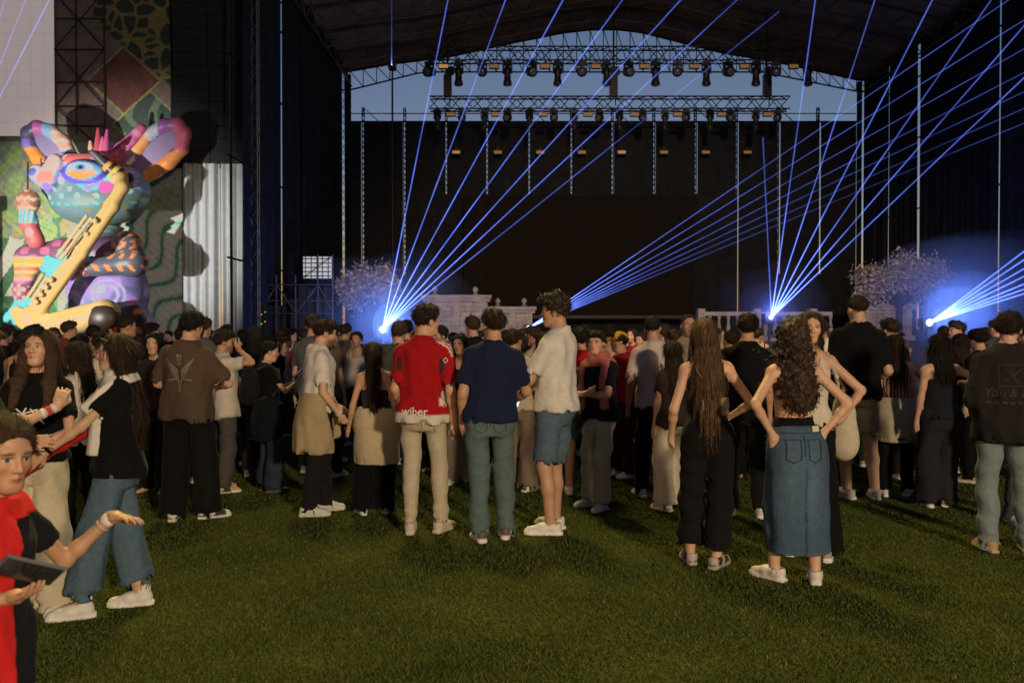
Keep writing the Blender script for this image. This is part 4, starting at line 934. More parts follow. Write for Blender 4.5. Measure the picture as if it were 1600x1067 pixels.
# stone stage set: balustrades and ruined facade
STONE = material('set_stone', (.36, .31, .24), .9, bump=.9, bscale=5, var=.3, vscale=2.5)
def facade(name, p0, p1, ptop, d, label, balust=False, steps=0):
    t = empty(name, (X_at((p0 + p1) / 2, d), d, DECK), label=label, cat='stage set'); w = X_at(p1, d) - X_at(p0, d); h = Z_at(ptop, d) - DECK
    mb = MB(); mb.box(-w / 2 - .08, w / 2 + .08, -.15, .75, 0, .22); mb.build('plinth', STONE, t)
    if not balust:
        nrow = max(4, int(h / .26)); rs = random.Random(p0); rh = (h - .5) / nrow
        for j in range(nrow):
            x = -w / 2; k = 0
            while x < w / 2 - .05:
                l = min(rs.uniform(.35, .75), w / 2 - x); mb = MB(); o = rs.uniform(-.03, .03); mb.box(x + .008, x + l - .008, o, .6, .222 + j * rh + .006, .222 + (j + 1) * rh - .006); mb.build('stone', STONE, t); x += l; k += 1
        mb = MB(); mb.box(-w / 2 - .1, w / 2 + .1, -.12, .7, h - .27, h - .15); mb.box(-w / 2 - .16, w / 2 + .16, -.18, .76, h - .148, h); mb.build('cornice', STONE, t)
        for s in (-.42, 0, .42): mb = MB(); mb.box(s * w - .13, s * w + .13, -.1, -.032, .222, h - .272); mb.build('pilaster', STONE, t)
        mb = MB(); mb.lathe([(.06, 0), (.13, .04), (.05, .1), (.1, .18), (.12, .26), (.06, .34), (.01, .38)], (-.35 * w, .3, h), 12); mb.build('finial', STONE, t); mb = MB(); mb.lathe([(.06, 0), (.13, .04), (.05, .1), (.1, .18), (.12, .26), (.06, .34), (.01, .38)], (.3 * w, .3, h), 12); mb.build('finial', STONE, t)
    else:
        mb = MB(); mb.box(-w / 2, w / 2, -.02, .4, h - .16, h); mb.build('handrail', STONE, t); n = int(w / .36)
        for i in range(n + 1):
            x = -w / 2 + w * i / n
            if i % 6 == 0: mb = MB(); mb.box(x - .14, x + .14, -.05, .45, .222, h + .12); mb.build('pier', STONE, t)
            else: mb = MB(); hh = h - .162 - .222; mb.lathe([(.08, 0), (.08, .06 * hh), (.05, .1 * hh), (.1, .3 * hh), (.09, .42 * hh), (.045, .7 * hh), (.05, .85 * hh), (.08, .92 * hh), (.08, hh)], (x, .18, .222), 10); mb.build('baluster', STONE, t)
    return t
facade('stone_facade', 664, 762, 461, 37.5, 'broken stone facade of the stage set behind the man in the red shirt')
facade('stone_facade', 768, 832, 479, 38.0, 'lower stone wall of the stage set behind the man in navy')
facade('stone_balustrade', 1096, 1300, 487, 37.0, 'long pale stone balustrade at the stage front', True)
facade('stone_facade', 1345, 1425, 474, 39.0, 'pale stone block of the stage set under the blossom tree')
# blossom trees of the set
def blossom(px, py, wpx, hpx, d, label, seed):
    c = at(px, py, d); rs = np.random.RandomState(seed); t = empty('blossom_tree', (c.x, d, DECK), label=label, cat='tree'); w = wpx / FPX * d / 2; h = hpx / FPX * d / 2; zc = c.z - DECK
    mb = MB(); tip = []
    mb.tube((0, 0, 0), (.05, 0, zc * .55), .16, 8, .11); base = Vector((.05, 0, zc * .55))
    for i in range(17):
        a = i * 2.4; q = Vector((w * .7 * math.cos(a), w * .4 * math.sin(a), zc + h * rs.uniform(-.5, .6))); mid = base.lerp(q, .5) + Vector((0, 0, .12)); mb.tube(base, mid, .06, 6, .04); mb.tube(mid, q, .04, 5, .012); tip.append(q); tip.append(mid.lerp(q, .5))
    mb.build('trunk', material('prop_bark', (.05, .035, .028), .9, bump=.6, bscale=12), t, smooth=True)
    n = 17000; cl = np.array([tuple(q) for q in tip]); k = rs.choice(len(cl), n); P = cl[k] + rs.normal(size=(n, 3)) * [w * .125, w * .12, h * .17]; P[:, 2] += rs.normal(size=n) * .05
    s = rs.uniform(.04, .10, n)[:, None]; A = rs.normal(size=(n, 3)); A /= np.linalg.norm(A, axis=1)[:, None]; Bv = np.cross(A, rs.normal(size=(n, 3))); Bv /= np.linalg.norm(Bv, axis=1)[:, None]
    V = np.stack([P - A * s, P + Bv * s * .6, P + A * s, P - Bv * s * .6], 1).reshape(-1, 3); F = np.arange(4 * n).reshape(-1, 4); col = np.array([(.46, .39, .34), (.40, .33, .29), (.54, .46, .41), (.28, .22, .2)])[rs.choice(4, n)]
    obj('crown', mkmesh('crown', V, F, False, np.repeat(col, 4, 0)), material('blossom', rough=.8, source='attr', spec=.2), t)
blossom(574, 446, 104, 84, 36.2, 'dusky pink blossom tree of the stage set near the first laser', 2)
blossom(1405, 437, 150, 84, 38.5, 'dusky pink blossom tree of the stage set behind the tall man in black', 6)
# ================================================================== lasers
def beam_mat():
    m = bpy.data.materials.new('laser_beam'); m.use_nodes = True; N = m.node_tree.nodes; L = m.node_tree.links; N.remove(N['Principled BSDF']); out = N['Material Output']
    tr = N.new('ShaderNodeBsdfTransparent'); em = N.new('ShaderNodeEmission'); ad = N.new('ShaderNodeAddShader'); at_ = N.new('ShaderNodeAttribute'); at_.attribute_name = 'Col'
    L.new(at_.outputs['Color'], em.inputs[0]); tc = N.new('ShaderNodeTexCoord'); nz = N.new('ShaderNodeTexNoise'); nz.inputs['Scale'].default_value = .55; nz.inputs['Detail'].default_value = 4; L.new(tc.outputs['Object'], nz.inputs[0]); mr = N.new('ShaderNodeMapRange'); mr.inputs[1].default_value = .3; mr.inputs[2].default_value = .7; mr.inputs[3].default_value = .45; mr.inputs[4].default_value = 1.35; L.new(nz.outputs[0], mr.inputs[0]); L.new(mr.outputs[0], em.inputs[1]); L.new(tr.outputs[0], ad.inputs[0]); L.new(em.outputs[0], ad.inputs[1]); L.new(ad.outputs[0], out.inputs[0]); m.cycles.emission_sampling = 'NONE'; return m
BEAM = beam_mat()
def laser(px, py, d, ends, label, de=24.0, power=1.0, wid=1.0, name='laser_projector', ap=1.0):
    """a projector at the stage lip and its fan of beams through the smoky air; ends = pixels the beams run to"""
    o = at(px, py, d); t = empty(name, o, label=label, cat='laser')
    mb = MB(); mb.box(-.2, .2, .03, .5, -.16, .14); mb.box(-.17, .17, .1, .4, -.24, -.162); mb.build('housing', LAMPBLACK, t)
    zb = DECK if d > SD0 else gz(d)
    mb = MB(); mb.tube((0, .25, -.24), (0, .25, zb - o.z), .05); mb.build('stand', DARKSTEEL, t)
    mb = MB(); mb.lathe([(.075 * ap, 0), (.06 * ap, .02), (.012 * ap, .028)], (0, .028, 0), 16, (0, -1, 0)); mb.build('aperture', material('laser_aperture_%d' % int(power * 10), (.8, .85, 1), .3, emit=(.75, .85, 1.0), estr=25 * power), t)
    for ex, ey, b in ends:
        e = at(ex, ey, de) - o; V = []; F = []; C = []
        q = e.to_track_quat('Z', 'Y'); n = 8; st = [0, .04, .08, .13, .2, .3, .45, .65, 1.0]
        for r0, colr in ((.008, (.40, .52, 1.0)), (.018, (.055, .15, .95)), (.034, (.012, .018, .24))):
            b0 = len(V)
            for f in st:
                p = e * f + Vector((0, -.03, 0)) * (1 - f); g = b * power * (0.20 + .34 * math.exp(-f * 2.2) + 4.2 * math.exp(-f * 10)) * .5
                for i in range(n):
                    a = 6.2832 * i / n; V.append(p + q @ Vector((r0 * wid * math.cos(a), r0 * wid * math.sin(a), 0))); C.append([c * g for c in colr])
            for j in range(len(st) - 1):
                for i in range(n): F.append((b0 + j * n + i, b0 + j * n + (i + 1) % n, b0 + (j + 1) * n + (i + 1) % n, b0 + (j + 1) * n + i))
        obj('beam', mkmesh('beam', V, F, True, np.array(C)), BEAM, t)
    return o
def ext(p, q, f): return (p[0] + (q[0] - p[0]) * f, p[1] + (q[1] - p[1]) * f)
LD = 32.0
l1 = laser(598, 515, LD, [(*ext((598, 515), q, f), b) for q, f, b in (((700, 0), 1.05, 1), ((790, 0), 1.05, 1), ((880, 0), 1.05, 1), ((973, 0), 1.05, .9), ((1064, 0), 1.05, .85), ((1152, 0), 1.03, .75), ((985, 205), 1.6, .42))], 'laser projector throwing a fan of beams upward beside the red-shirted man', power=1.3, ap=1.5)
l2 = laser(826, 512, LD + 1, [(*ext((826, 512), q, 1.03), b) for q, b in (((1600, -16), .8), ((1600, 32), .75), ((1600, 77), .7), ((1600, 114), .65), ((1600, 144), .55), ((1600, 170), .45), ((1600, 193), .4))], 'laser projector behind the tall man in white shooting beams low across the stage', de=26, power=.8, wid=.8)
l3 = laser(1205, 496, LD, [(*ext((1205, 496), q, f), b) for q, f, b in (((1192, 215), 1.0, .6), ((1274, 0), 1.05, 1), ((1367, 0), 1.05, 1), ((1457, 0), 1.05, 1), ((1549, 0), 1.05, 1), ((1600, 41), 1.05, 1), ((1600, 122), 1.05, .95))], 'laser projector hidden behind the curly-haired woman, beams fanning up', power=1.1)
l4 = laser(1453, 504, LD - 1.5, [(*ext((1453, 504), q, 1.1), b) for q, b in (((1600, 393), 1.2), ((1600, 406), 1.2), ((1600, 420), 1.2), ((1600, 432), 1.4), ((1600, 444), 1.6), ((1600, 452), 1.6), ((1600, 459), 1.6))], 'bright laser projector at the far end throwing a tight white-blue fan', de=26, power=2.2, wid=1.25, ap=1.5)
laser(-90, 330, LD, [(*ext((-90, 330), q, 1.08), b) for q, b in (((8, 0), .6), ((40, 0), .7), ((77, 0), 1.0))], 'laser projector beyond the frog whose beams cross the pale screen', de=26, power=1.0)
laser(612, 101, 48.0, [(612, -40, .5)], 'roof laser sending one upright beam by the lighting truss', de=30, power=.6, ap=.3)
# smoke that the lasers light
def smoke(px, py, rx, rz, d, dens, label, seed):
    c = at(px, py, d); bmv = []; n = 24; V = []; rs = np.random.RandomState(seed); k = rs.normal(size=(6, 3)) * 2.2; ph = rs.rand(6) * 6
    for j in range(n // 2 + 1):
        th = math.pi * j / (n // 2)
        for i in range(n):
            f = 2 * math.pi * i / n; u = np.array([math.sin(th) * math.cos(f), math.sin(th) * math.sin(f), math.cos(th)]); s = 1 + .12 * np.sin(k @ u + ph).sum() / 2; V.append((c.x + u[0] * rx * s, c.y + u[1] * rx * s * .7, max(c.z + u[2] * rz * s, -.2)))
    F = [(j * n + i, (j + 1) * n + i, (j + 1) * n + (i + 1) % n, j * n + (i + 1) % n) for j in range(n // 2) for i in range(n)]
    m = bpy.data.materials.new('smoke'); m.use_nodes = True; N = m.node_tree.nodes; L = m.node_tree.links; N.remove(N['Principled BSDF']); v = N.new('ShaderNodeVolumePrincipled'); v.inputs['Color'].default_value = (.8, .85, .95, 1); v.inputs['Anisotropy'].default_value = .2; L.new(v.outputs[0], N['Material Output'].inputs['Volume'])
    v.inputs['Density'].default_value = dens
    obj('smoke', mkmesh('smoke', V, F, True), m, label=label, kind='stuff')
for k, (f, q) in enumerate(((1.0, .028), (.72, .04), (.46, .09), (.26, .20), (.12, .6))):
    smoke(606 + 3 * k, 494 + 3 * k, 3.0 * f, 2.6 * f, LD, q, 'blue-lit stage smoke around the first laser', 1 + k)
    smoke(1214 - 2 * k, 482 + 3 * k, 1.9 * f, 1.7 * f, LD + .5, q, 'faint violet smoke behind the curly-haired woman', 11 + k)
    smoke(1548 - 16 * k, 470 + 6 * k, 4.6 * f, 3.1 * f, LD - 1, q * .8, 'bright blue smoke around the far laser', 21 + k)
lamp('laser_glow_a', 'POINT', l1 + Vector((.15, -.15, .15)), None, 620, (.14, .28, 1.0), .05)
lamp('laser_glow_b', 'POINT', l3 + Vector((0, -.15, .2)), None, 110, (.14, .2, 1.0), .05)
lamp('laser_glow_c', 'POINT', l4 + Vector((.9, -.15, .5)), None, 620, (.12, .25, 1.0), .05)
# ================================================================== the giant inflatable frog
FD = 33.4; FO = Vector((X_at(150, FD), FD, gz(FD)))
PXM = FD / FPX
def fq(px, py, dy=0):
    v = at(px, py, FD) - FO; return np.array([v.x, dy * PXM, v.z], np.float32)
frog = empty('inflatable_frog', FO, label='giant multicoloured inflatable frog playing a yellow saxophone beside the stage', cat='inflatable')
FROGMAT = material('painted_vinyl', rough=.38, source='attr', bump=.25, bscale=1.6, var=.06, vscale=3)
def fpart(name, f, pts, r, col, h=.05, label=None):
    P = np.array(pts); o = obj(name, bpy.data.meshes.new(name), FROGMAT, frog); queue(o, f, P.min(0) - r * PXM, P.max(0) + r * PXM, h, (), col)
    if label: o['label'] = label
    return o
def inpx(V): return V[:, 0] / PXM + 150, 512 - (V[:, 2] + FO.z - 1.6) / PXM, V[:, 1] / PXM
def fcone(a, b, r1, r2): return cone(a, b, r1 * PXM, r2 * PXM)
def fell(c, r, M=None): return ell(c, np.array(r) * PXM, M)
def lay(V, base, *lays):
    c = np.tile(np.array(base, np.float32), (len(V), 1))
    for m, k in lays: c[m] = k
    return c
def roty(a): return np.array(Matrix.Rotation(R(a), 3, 'Y'), np.float32)
# head
def head_f():
    a = fell(fq(150, 292), (84, 58, 48), roty(6)); b = fell(fq(154, 318, -6), (68, 56, 36)); e1 = fell(fq(158, 276, -48), (30, 16, 17), roty(8)); e2 = fell(fq(80, 279, -34), (17, 18, 16)); sn = fcone(fq(112, 262, -50), fq(104, 290, -54), 12, 17); br = fcone(fq(128, 258, -40), fq(190, 256, -34), 10, 9)
    def f(p):
        d = smin(a(p), b(p), .25); d = smin(d, sn(p), .15); d = smin(d, br(p), .12); d = smin(d, e1(p), .06); return smin(d, e2(p), .06)
    return f
def head_c(V):
    x, y, dp = inpx(V); c = np.tile(np.array((.12, .20, .22), np.float32), (len(V), 1)); w = np.sin(x / 7 + 2 * np.sin(y / 11)) * np.sin(y / 6 + np.sin(x / 9))
    up = y < 300 + 8 * np.sin(x / 12); c[up] = (.32, .34, .74); c[up & (w > .25)] = (.20, .60, .68); c[up & (w < -.3)] = (.62, .56, .76)
    m = (y < 262 + 5 * np.sin(x / 10)) & (x > 115); c[m] = (.55, .12, .10); m = (y < 252) & (x > 105); c[m] = (.62, .25, .18)
    m = (np.abs(x - 110 + (y - 265) * .3) < 15) & (y < 302) & (y > 248); c[m] = (.80, .62, .58); m = (np.abs(x - 106) < 11) & (y < 296) & (y > 280); c[m] = (.75, .30, .22)
    e = ((x - 158 + (y - 276) * .0) / 34) ** 2 + ((y - 278) / 20) ** 2; c[(e < 1) & (dp < -20)] = (.10, .08, .45); e = ((x - 158) / 28) ** 2 + ((y - 277) / 14) ** 2; c[(e < 1) & (dp < -20)] = (.16, .42, .72); e = ((x - 155) / 21) ** 2 + ((y - 274) / 8.5) ** 2; c[(e < 1) & (dp < -20)] = (.78, .84, .86); e = ((x - 157) / 8) ** 2 + ((y - 274) / 6) ** 2; c[(e < 1) & (dp < -20)] = (.06, .25, .45); c[(e < .22) & (dp < -20)] = (.01, .01, .02)
    m = (y > 279) & (y < 290) & (np.abs(x - 156) < 24) & (dp < -25) & ((y - 279) < 11 - ((x - 156) / 24) ** 2 * 9); c[m] = (.85, .36, .10)
    e = ((x - 78) / 14) ** 2 + ((y - 278) / 11) ** 2; c[e < 1] = (.70, .68, .75); c[e < .3] = (.10, .10, .35)
    m = (y >= 300 + 8 * np.sin(x / 12)) & (y < 322); c[m & (np.sin(x / 4.2) * np.sin(y / 3.4) > .45)] = (.35, .55, .50); m = (np.abs(y - 324 - 4 * np.cos((x - 148) / 30)) < 1.6) & (np.sin(x / 2.3) > -.2); c[m] = (.10, .50, .48)
    m = (y > 312) & (x > 150) & (np.sin(x / 3) * np.sin(y / 3.7 + x / 11) > .55); c[m] = (.22, .20, .06); m = (((x - 108) / 6) ** 2 + ((y - 303) / 6) ** 2 < 1); c[m] = (.30, .18, .60)
    m = ((x - 190) ** 2 + (y - 301) ** 2 < 90); c[m] = (.55, .10, .38)
    return c
fpart('head', head_f(), [fq(62, 240, -70), fq(240, 360, 62)], 8, head_c, .045)
def stripes(a, b, pal, n):
    a = np.asarray(a); b = np.asarray(b); u = b - a; L = np.linalg.norm(u); u = u / L
    def c(V):
        t = np.clip((V - a) @ u / L, 0, .999); i = (t * n).astype(int) % len(pal); return np.array(pal, np.float32)[i]
    return c
# ears: a padded leaf with a round rim
def ear(pts, wid, inner, cols, ys=0, name='ear'):
    P = [fq(*p, ys) for p in pts]; rim = U(.08, *[fcone(P[i], P[(i + 1) % len(P)], wid, wid) for i in range(len(P) - 1)]); c = np.mean(P, 0); o = fpart(name, rim, P, wid + 6, cols, .045)
    V = [tuple(p + np.array([0, .12, 0], np.float32)) for p in P]; V2 = [tuple(p + np.array([0, -.05, 0], np.float32)) for p in P]; n = len(P); F = [tuple(range(n)), tuple(range(n, 2 * n))[::-1]] + [(i, (i + 1) % n, n + (i + 1) % n, n + i) for i in range(n)]
    obj('ear_lining', mkmesh('ear_lining', V + V2, F, False, np.tile(np.array(inner, np.float32), (2 * n, 1))), FROGMAT, o)
ear([(118, 252), (104, 224), (84, 207), (62, 201), (48, 210), (50, 228), (64, 250), (84, 262), (100, 268)], 10.5, (.24, .20, .34), lambda V: (lambda x, y: lay(V, (.12, .10, .25), (y < 222, (.09, .09, .16)), ((x > 62) & (x < 76) & (y < 225), (.55, .14, .42)), ((x > 76) & (x < 92) & (y < 232), (.25, .45, .66)), ((x > 92) & (y < 238), (.75, .40, .28)), ((x > 92) & (np.sin(y / 2.2) > .3) & (y < 262), (.82, .72, .62)), ((x < 80) & (y > 234), (.75, .30, .06)), ((x < 58) & (y > 222) & (y <= 236), (.22, .16, .50))))(*inpx(V)[:2]), -8)
ear([(196, 262), (212, 234), (232, 210), (256, 196), (276, 194), (287, 208), (282, 232), (262, 254), (240, 268), (222, 278)], 10.5, (.26, .20, .36), lambda V: (lambda x, y: lay(V, (.28, .22, .40), (x > 272, (.70, .16, .26)), ((x > 250) & (x <= 268) & (y < 210), (.45, .14, .50)), ((x > 228) & (x <= 250) & (y < 222), (.55, .62, .72)), ((x > 212) & (x < 234) & (y < 244) & (y > 214), (.78, .36, .12)), ((x < 214) & (np.sin((x + y) / 2.6) > 0), (.80, .74, .62)), ((y > 238) & (x > 228), (.80, .30, .08)), ((x > 246) & (x < 274) & (y > 214) & (y <= 240), (.16, .12, .34))))(*inpx(V)[:2]), 4)
fpart('crest', U(.05, fcone(fq(182, 250, -10), fq(224, 203, -6), 11, 8), fcone(fq(176, 240, 4), fq(206, 214, 8), 10, 7)), [fq(165, 260), fq(232, 195)], 16, stripes(fq(178, 254), fq(224, 200), [(.75, .16, .36), (.80, .24, .50), (.70, .14, .42), (.84, .34, .56)], 9), .04)
for a, b, r, c in (((158, 250), (158, 204), 8, (.52, .08, .14)), ((170, 250), (172, 206), 7, (.58, .10, .30)), ((148, 252), (146, 224), 7, (.75, .45, .34)), ((164, 250), (165, 218), 9, (.62, .18, .24))): fpart('crest_spike', fcone(fq(*a, -12), fq(*b, -10), r, 2.5), [fq(*a, -12), fq(*b, -12)], 14, c, .035)
fpart('horn', fcone(fq(212, 288, -44), fq(173, 250, -62), 15, 4), [fq(216, 294, -44), fq(170, 246, -62)], 18, stripes(fq(216, 292, -44), fq(173, 250, -62), [(.03, .03, .035), (.72, .55, .10), (.03, .03, .035), (.72, .55, .10), (.03, .03, .035), (.70, .35, .08), (.04, .04, .05), (.06, .06, .07), (.08, .08, .09), (.10, .10, .11)], 10), .035)
fpart('neck_ring', U(.05, *[fell(fq(158, y), (34 - abs(y - 357) * .6, 32, 6)) for y in (349, 357, 365)]), [fq(118, 338, -40), fq(198, 376, 40)], 6, lambda V: lay(V, (.10, .16, .15), (np.sin(inpx(V)[1] * .8) > .3, (.30, .38, .36))), .045)
def torso_c(V):
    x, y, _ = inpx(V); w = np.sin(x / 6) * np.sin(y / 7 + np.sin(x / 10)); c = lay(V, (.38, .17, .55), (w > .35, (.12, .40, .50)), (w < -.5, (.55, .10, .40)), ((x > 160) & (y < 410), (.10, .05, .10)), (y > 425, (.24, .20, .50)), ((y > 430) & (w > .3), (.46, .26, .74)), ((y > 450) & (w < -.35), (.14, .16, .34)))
    for cx, cy in ((130, 398), (128, 480), (188, 462)):
        q = np.sqrt((x - cx) ** 2 + (y - cy) ** 2); c[(np.abs(q - 14) < 2) | (np.abs(q - 22) < 2)] = (.45, .45, .70)
    c[(np.abs(x - 180) < 9) & (np.abs(y - 448) < 10) & (np.sin(x * 1.6) > 0) & (np.sin(y * 1.6) > 0)] = (.75, .75, .72); return c
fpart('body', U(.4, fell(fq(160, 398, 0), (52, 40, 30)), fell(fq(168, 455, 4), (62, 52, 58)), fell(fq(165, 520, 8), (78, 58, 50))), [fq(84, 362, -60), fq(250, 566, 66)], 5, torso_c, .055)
fpart('leg', U(.3, fcone(fq(214, 500, -30), fq(196, 560, -60), 26, 24)), [fq(214, 490, -30), fq(190, 575, -60)], 34, lambda V: (lambda x, y: lay(V, (.05, .03, .035), (np.sin(x / 4) * np.sin(y / 4.5) > .45, (.55, .16, .05))))(*inpx(V)[:2]), .05)
fpart('leg', U(.3, fcone(fq(118, 512, -20), fq(112, 566, -50), 24, 22)), [fq(118, 500, -20), fq(112, 580, -50)], 32, lambda V: (lambda x, y: lay(V, (.20, .08, .35), (np.sin(y / 3.5) > .3, (.10, .30, .42))))(*inpx(V)[:2]), .05)
# arms and hands
def arm1_c(V):
    x, y, _ = inpx(V); i = np.clip(((y - 405) / 5.2), 0, 9).astype(int); pal = np.array([(.60, .45, .30), (.70, .42, .08), (.78, .60, .18), (.62, .18, .10), (.80, .66, .30), (.70, .30, .10), (.72, .45, .36), (.40, .10, .28), (.10, .10, .14), (.40, .2, .2)], np.float32); c = pal[i]; m = y < 405; c[m] = np.where((np.sin(x[m] / 4) * np.sin(y[m] / 4) > .1)[:, None], (.45, .12, .22), (.16, .07, .12)); return c
fpart('arm', U(.35, fcone(fq(112, 392, -18), fq(66, 408, -38), 19, 18), fcone(fq(66, 408, -38), fq(60, 452, -46), 18, 13)), [fq(112, 380, -18), fq(58, 460, -46)], 24, arm1_c, .045, 'arm banded in yellow, orange and red')
def hand(c0, tips, col, r0, r):
    f = U(.1, fell(fq(*c0), (r0, r0 * .8, r0)), *[U(.08, fcone(fq(*c0), fq(*t), r * .95, r), fcone(fq(*t), fq(t[0] + (t[0] - c0[0]) * .12, t[1] + (t[1] - c0[1]) * .12, t[2]), r * 1.15, r)) for t in tips]); fpart('hand', f, [fq(*c0)] + [fq(*t) for t in tips], 20, col, .04)
fpart('cuff', fcone(fq(60, 452, -46), fq(59, 462, -47), 14, 13), [fq(60, 446, -46), fq(58, 468, -47)], 18, lambda V: lay(V, (.22, .08, .10), (np.sin(V[:, 0] * 22) * np.sin(V[:, 2] * 22) > .2, (.60, .38, .34))), .035)
hand((59, 468, -48), [(44, 496, -56), (58, 500, -60), (72, 494, -56), (80, 474, -52)], (.12, .50, .56), 10, 5.5)
def arm2_c(V):
    x, y, _ = inpx(V); c = lay(V, (.09, .095, .12), ((np.sin(x / 2.6 + np.sin(y / 5)) > .35) & (np.sin(y / 2.9) > .1), (.75, .26, .08))); c[(y < 400) & (np.sin(x / 3.1 + y / 5) * np.sin(y / 3.6) > .3)] = (.62, .24, .12); return c
fpart('arm', U(.35, fcone(fq(208, 386, -22), fq(228, 414, -44), 23, 18), fcone(fq(228, 414, -44), fq(166, 424, -66), 18, 12)), [fq(206, 378, -22), fq(236, 418, -44), fq(160, 426, -66)], 27, arm2_c, .045, 'dark arm spotted with orange')
fpart('cuff', fcone(fq(163, 424, -67), fq(150, 421, -70), 13, 14), [fq(166, 424, -66), fq(146, 421, -70)], 18, lambda V: lay(V, (.24, .08, .10), (np.sin(V[:, 0] * 22) * np.sin(V[:, 2] * 22) > .2, (.62, .40, .36))), .035)
hand((146, 420, -72), [(118, 412, -80), (114, 424, -82), (120, 436, -80), (136, 402, -78)], (.14, .52, .58), 10, 5.5)
# saxophone
SAXC = lambda V: (lambda x, y: lay(V, (.62, .43, .15), (np.sin(x / 9 + y / 13) > .75, (.68, .50, .22)), ((x > 196) & (y > 488), (.10, .05, .03))))(*inpx(V)[:2])
sp = [(206, 290, -60), (219, 290, -68), (224, 304, -76), (212, 332, -82), (170, 400, -92), (110, 482, -92), (88, 500, -88)]
fpart('saxophone', U(.12, *[fcone(fq(*sp[i]), fq(*sp[i + 1]), 8 + i * .75, 8.75 + i * .75) for i in range(len(sp) - 1)], fcone(fq(88, 500, -88), fq(110, 512, -84), 15, 17), fcone(fq(110, 512, -84), fq(200, 492, -80), 17, 22), fcone(fq(74, 490, -86), fq(100, 508, -86), 10, 13)), [fq(70, 282, -60), fq(228, 532, -95)], 20, SAXC, .045, 'golden yellow saxophone held across the body')
for a, b in (((188, 352, -104), (150, 410, -112)), ((128, 438, -112), (106, 470, -110))): fpart('saxophone_keys', U(.02, fcone(fq(a[0] - 4, a[1] - 2, a[2]), fq(b[0] - 4, b[1] - 2, b[2]), 2.4, 2.4), fcone(fq(a[0] + 2, a[1] + 2, a[2]), fq(b[0] + 2, b[1] + 2, b[2]), 2.4, 2.4), *[fell(fq(a[0] + (b[0] - a[0]) * i / 3 + 6, a[1] + (b[1] - a[1]) * i / 3 + 5, a[2] + 4), (5, 5, 4)) for i in range(4)]), [fq(*a), fq(*b)], 14, (.70, .52, .26), .03)
fpart('bell_opening', fell(fq(201, 498, -94), (23, 10, 20)), [fq(176, 474, -100), fq(226, 522, -84)], 6, (.05, .028, .02), .045)
# rattle hanging at the face
fpart('rattle', fell(fq(71, 322, -50), (17, 16, 19)), [fq(54, 302, -66), fq(88, 344, -34)], 5, lambda V: (lambda x, y: lay(V, (.30, .12, .07), (np.sin(y / 2.2 + 1.6 * np.abs(((x / 5) % 2) - 1)) > .35, (.66, .48, .36))))(*inpx(V)[:2]), .035, 'brown zigzag rattle ball')
fpart('rattle_handle', U(.03, fcone(fq(70, 340, -50), fq(72, 354, -50), 12, 14), fcone(fq(74, 358, -50), fq(80, 380, -46), 11, 13)), [fq(60, 334, -50), fq(84, 386, -46)], 16, lambda V: (lambda x, y: lay(V, (.45, .10, .10), (y < 356, (.10, .36, .44)), ((y < 356) & (np.sin(x * 1.1) > .2), (.78, .78, .74)), ((y > 362) & ((x - 78) ** 2 + (y - 370) ** 2 < 40), (.75, .50, .5))))(*inpx(V)[:2]), .035)
mb = MB(); mb.tube(fq(69, 262, -48), fq(70, 304, -50), .03, 6); mb.tube(fq(78, 384, -46), fq(79, 470, -40), .03, 6); mb.build('tether', DARKSTEEL, frog)
# ================================================================== the people
def who(px, fy, top, yaw, label, sex='m', skin=0, d=None, face=None, res=None, rf=.0028, **kw):
    """a person whose feet stand at photo pixel (px, fy) (or at distance d) and whose crown reaches photo row top"""
    if d is not None: fy = HZ + (CAMH - gz(d)) * FPX / d
    p = on_ground(px, fy); zt = at(px, top, p.y).z; H = zt - p.z - .012; seed = kw.pop('seed', int(px * 7 + top) % 997)
    rr = random.Random(seed); w_ = rr.choice((-1, 1))
    if 'feet' not in kw: kw['feet'] = ((-.095 - rr.uniform(0, .04), rr.uniform(-.07, .07), rr.uniform(0, 25)), (.095 + rr.uniform(0, .04), rr.uniform(-.07, .07), -rr.uniform(0, 25)))
    kw.setdefault('hipshift', w_ * rr.uniform(.01, .035)); kw.setdefault('lean', (rr.uniform(-6, 6), rr.uniform(-3, 3), -w_ * rr.uniform(.5, 3.5))); kw.setdefault('head', (rr.uniform(-22, 22), rr.uniform(-3, 10), rr.uniform(-6, 6)))
    P = Person(H, sex, skin, res=res or min(.028, max(.009, rf * p.y)), seed=seed, **kw)
    P.pos = p; P.yaw = yaw; PEOPLE.append(p)
    P.args = (p, yaw, label); P.face = face
    return P
def go(P, group=None): P.make(*P.args, group=group, face=P.face); return P
def put(P, v): """a world point in the person's frame"""; w = Vector(v) - P.pos; w.rotate(Euler((0, 0, -R(P.yaw)))); return np.array(w, np.float32)
def seen(P, px, py, dd=0): return put(P, at(px, py, P.pos.y + dd))
PEOPLE = []
NAVY, BLACK, WHITE, RED, BEIGE, DENIM, LDENIM, GREY = (.010, .016, .045), (.005, .005, .006), (.62, .59, .55), (.34, .008, .013), (.46, .38, .26), (.045, .085, .14), (.16, .21, .23), (.10, .085, .075)
DOWN = dict(t=(.205, .03, .84)); 
def strokes(P, segs, z, x, w, col, side=-1, name='print', field=None):
    """line drawing printed on a shirt"""
    us, vs, F = [], [], []
    for (a, b, c, d) in segs:
        n = max(1, int(math.hypot(c - a, d - b) / .03)); L = math.hypot(c - a, d - b) + 1e-6; nx, ny = -(d - b) / L * w / 2, (c - a) / L * w / 2
        for i in range(n + 1):
            t = i / n; u, v = a + (c - a) * t, b + (d - b) * t; us += [u + nx, u - nx]; vs += [v + ny, v - ny]
            if i: k = len(us); F.append((k - 4, k - 3, k - 1, k - 2))
    return P.decal(np.array(us), np.array(vs), F, x, z, col, name, side, field=field)
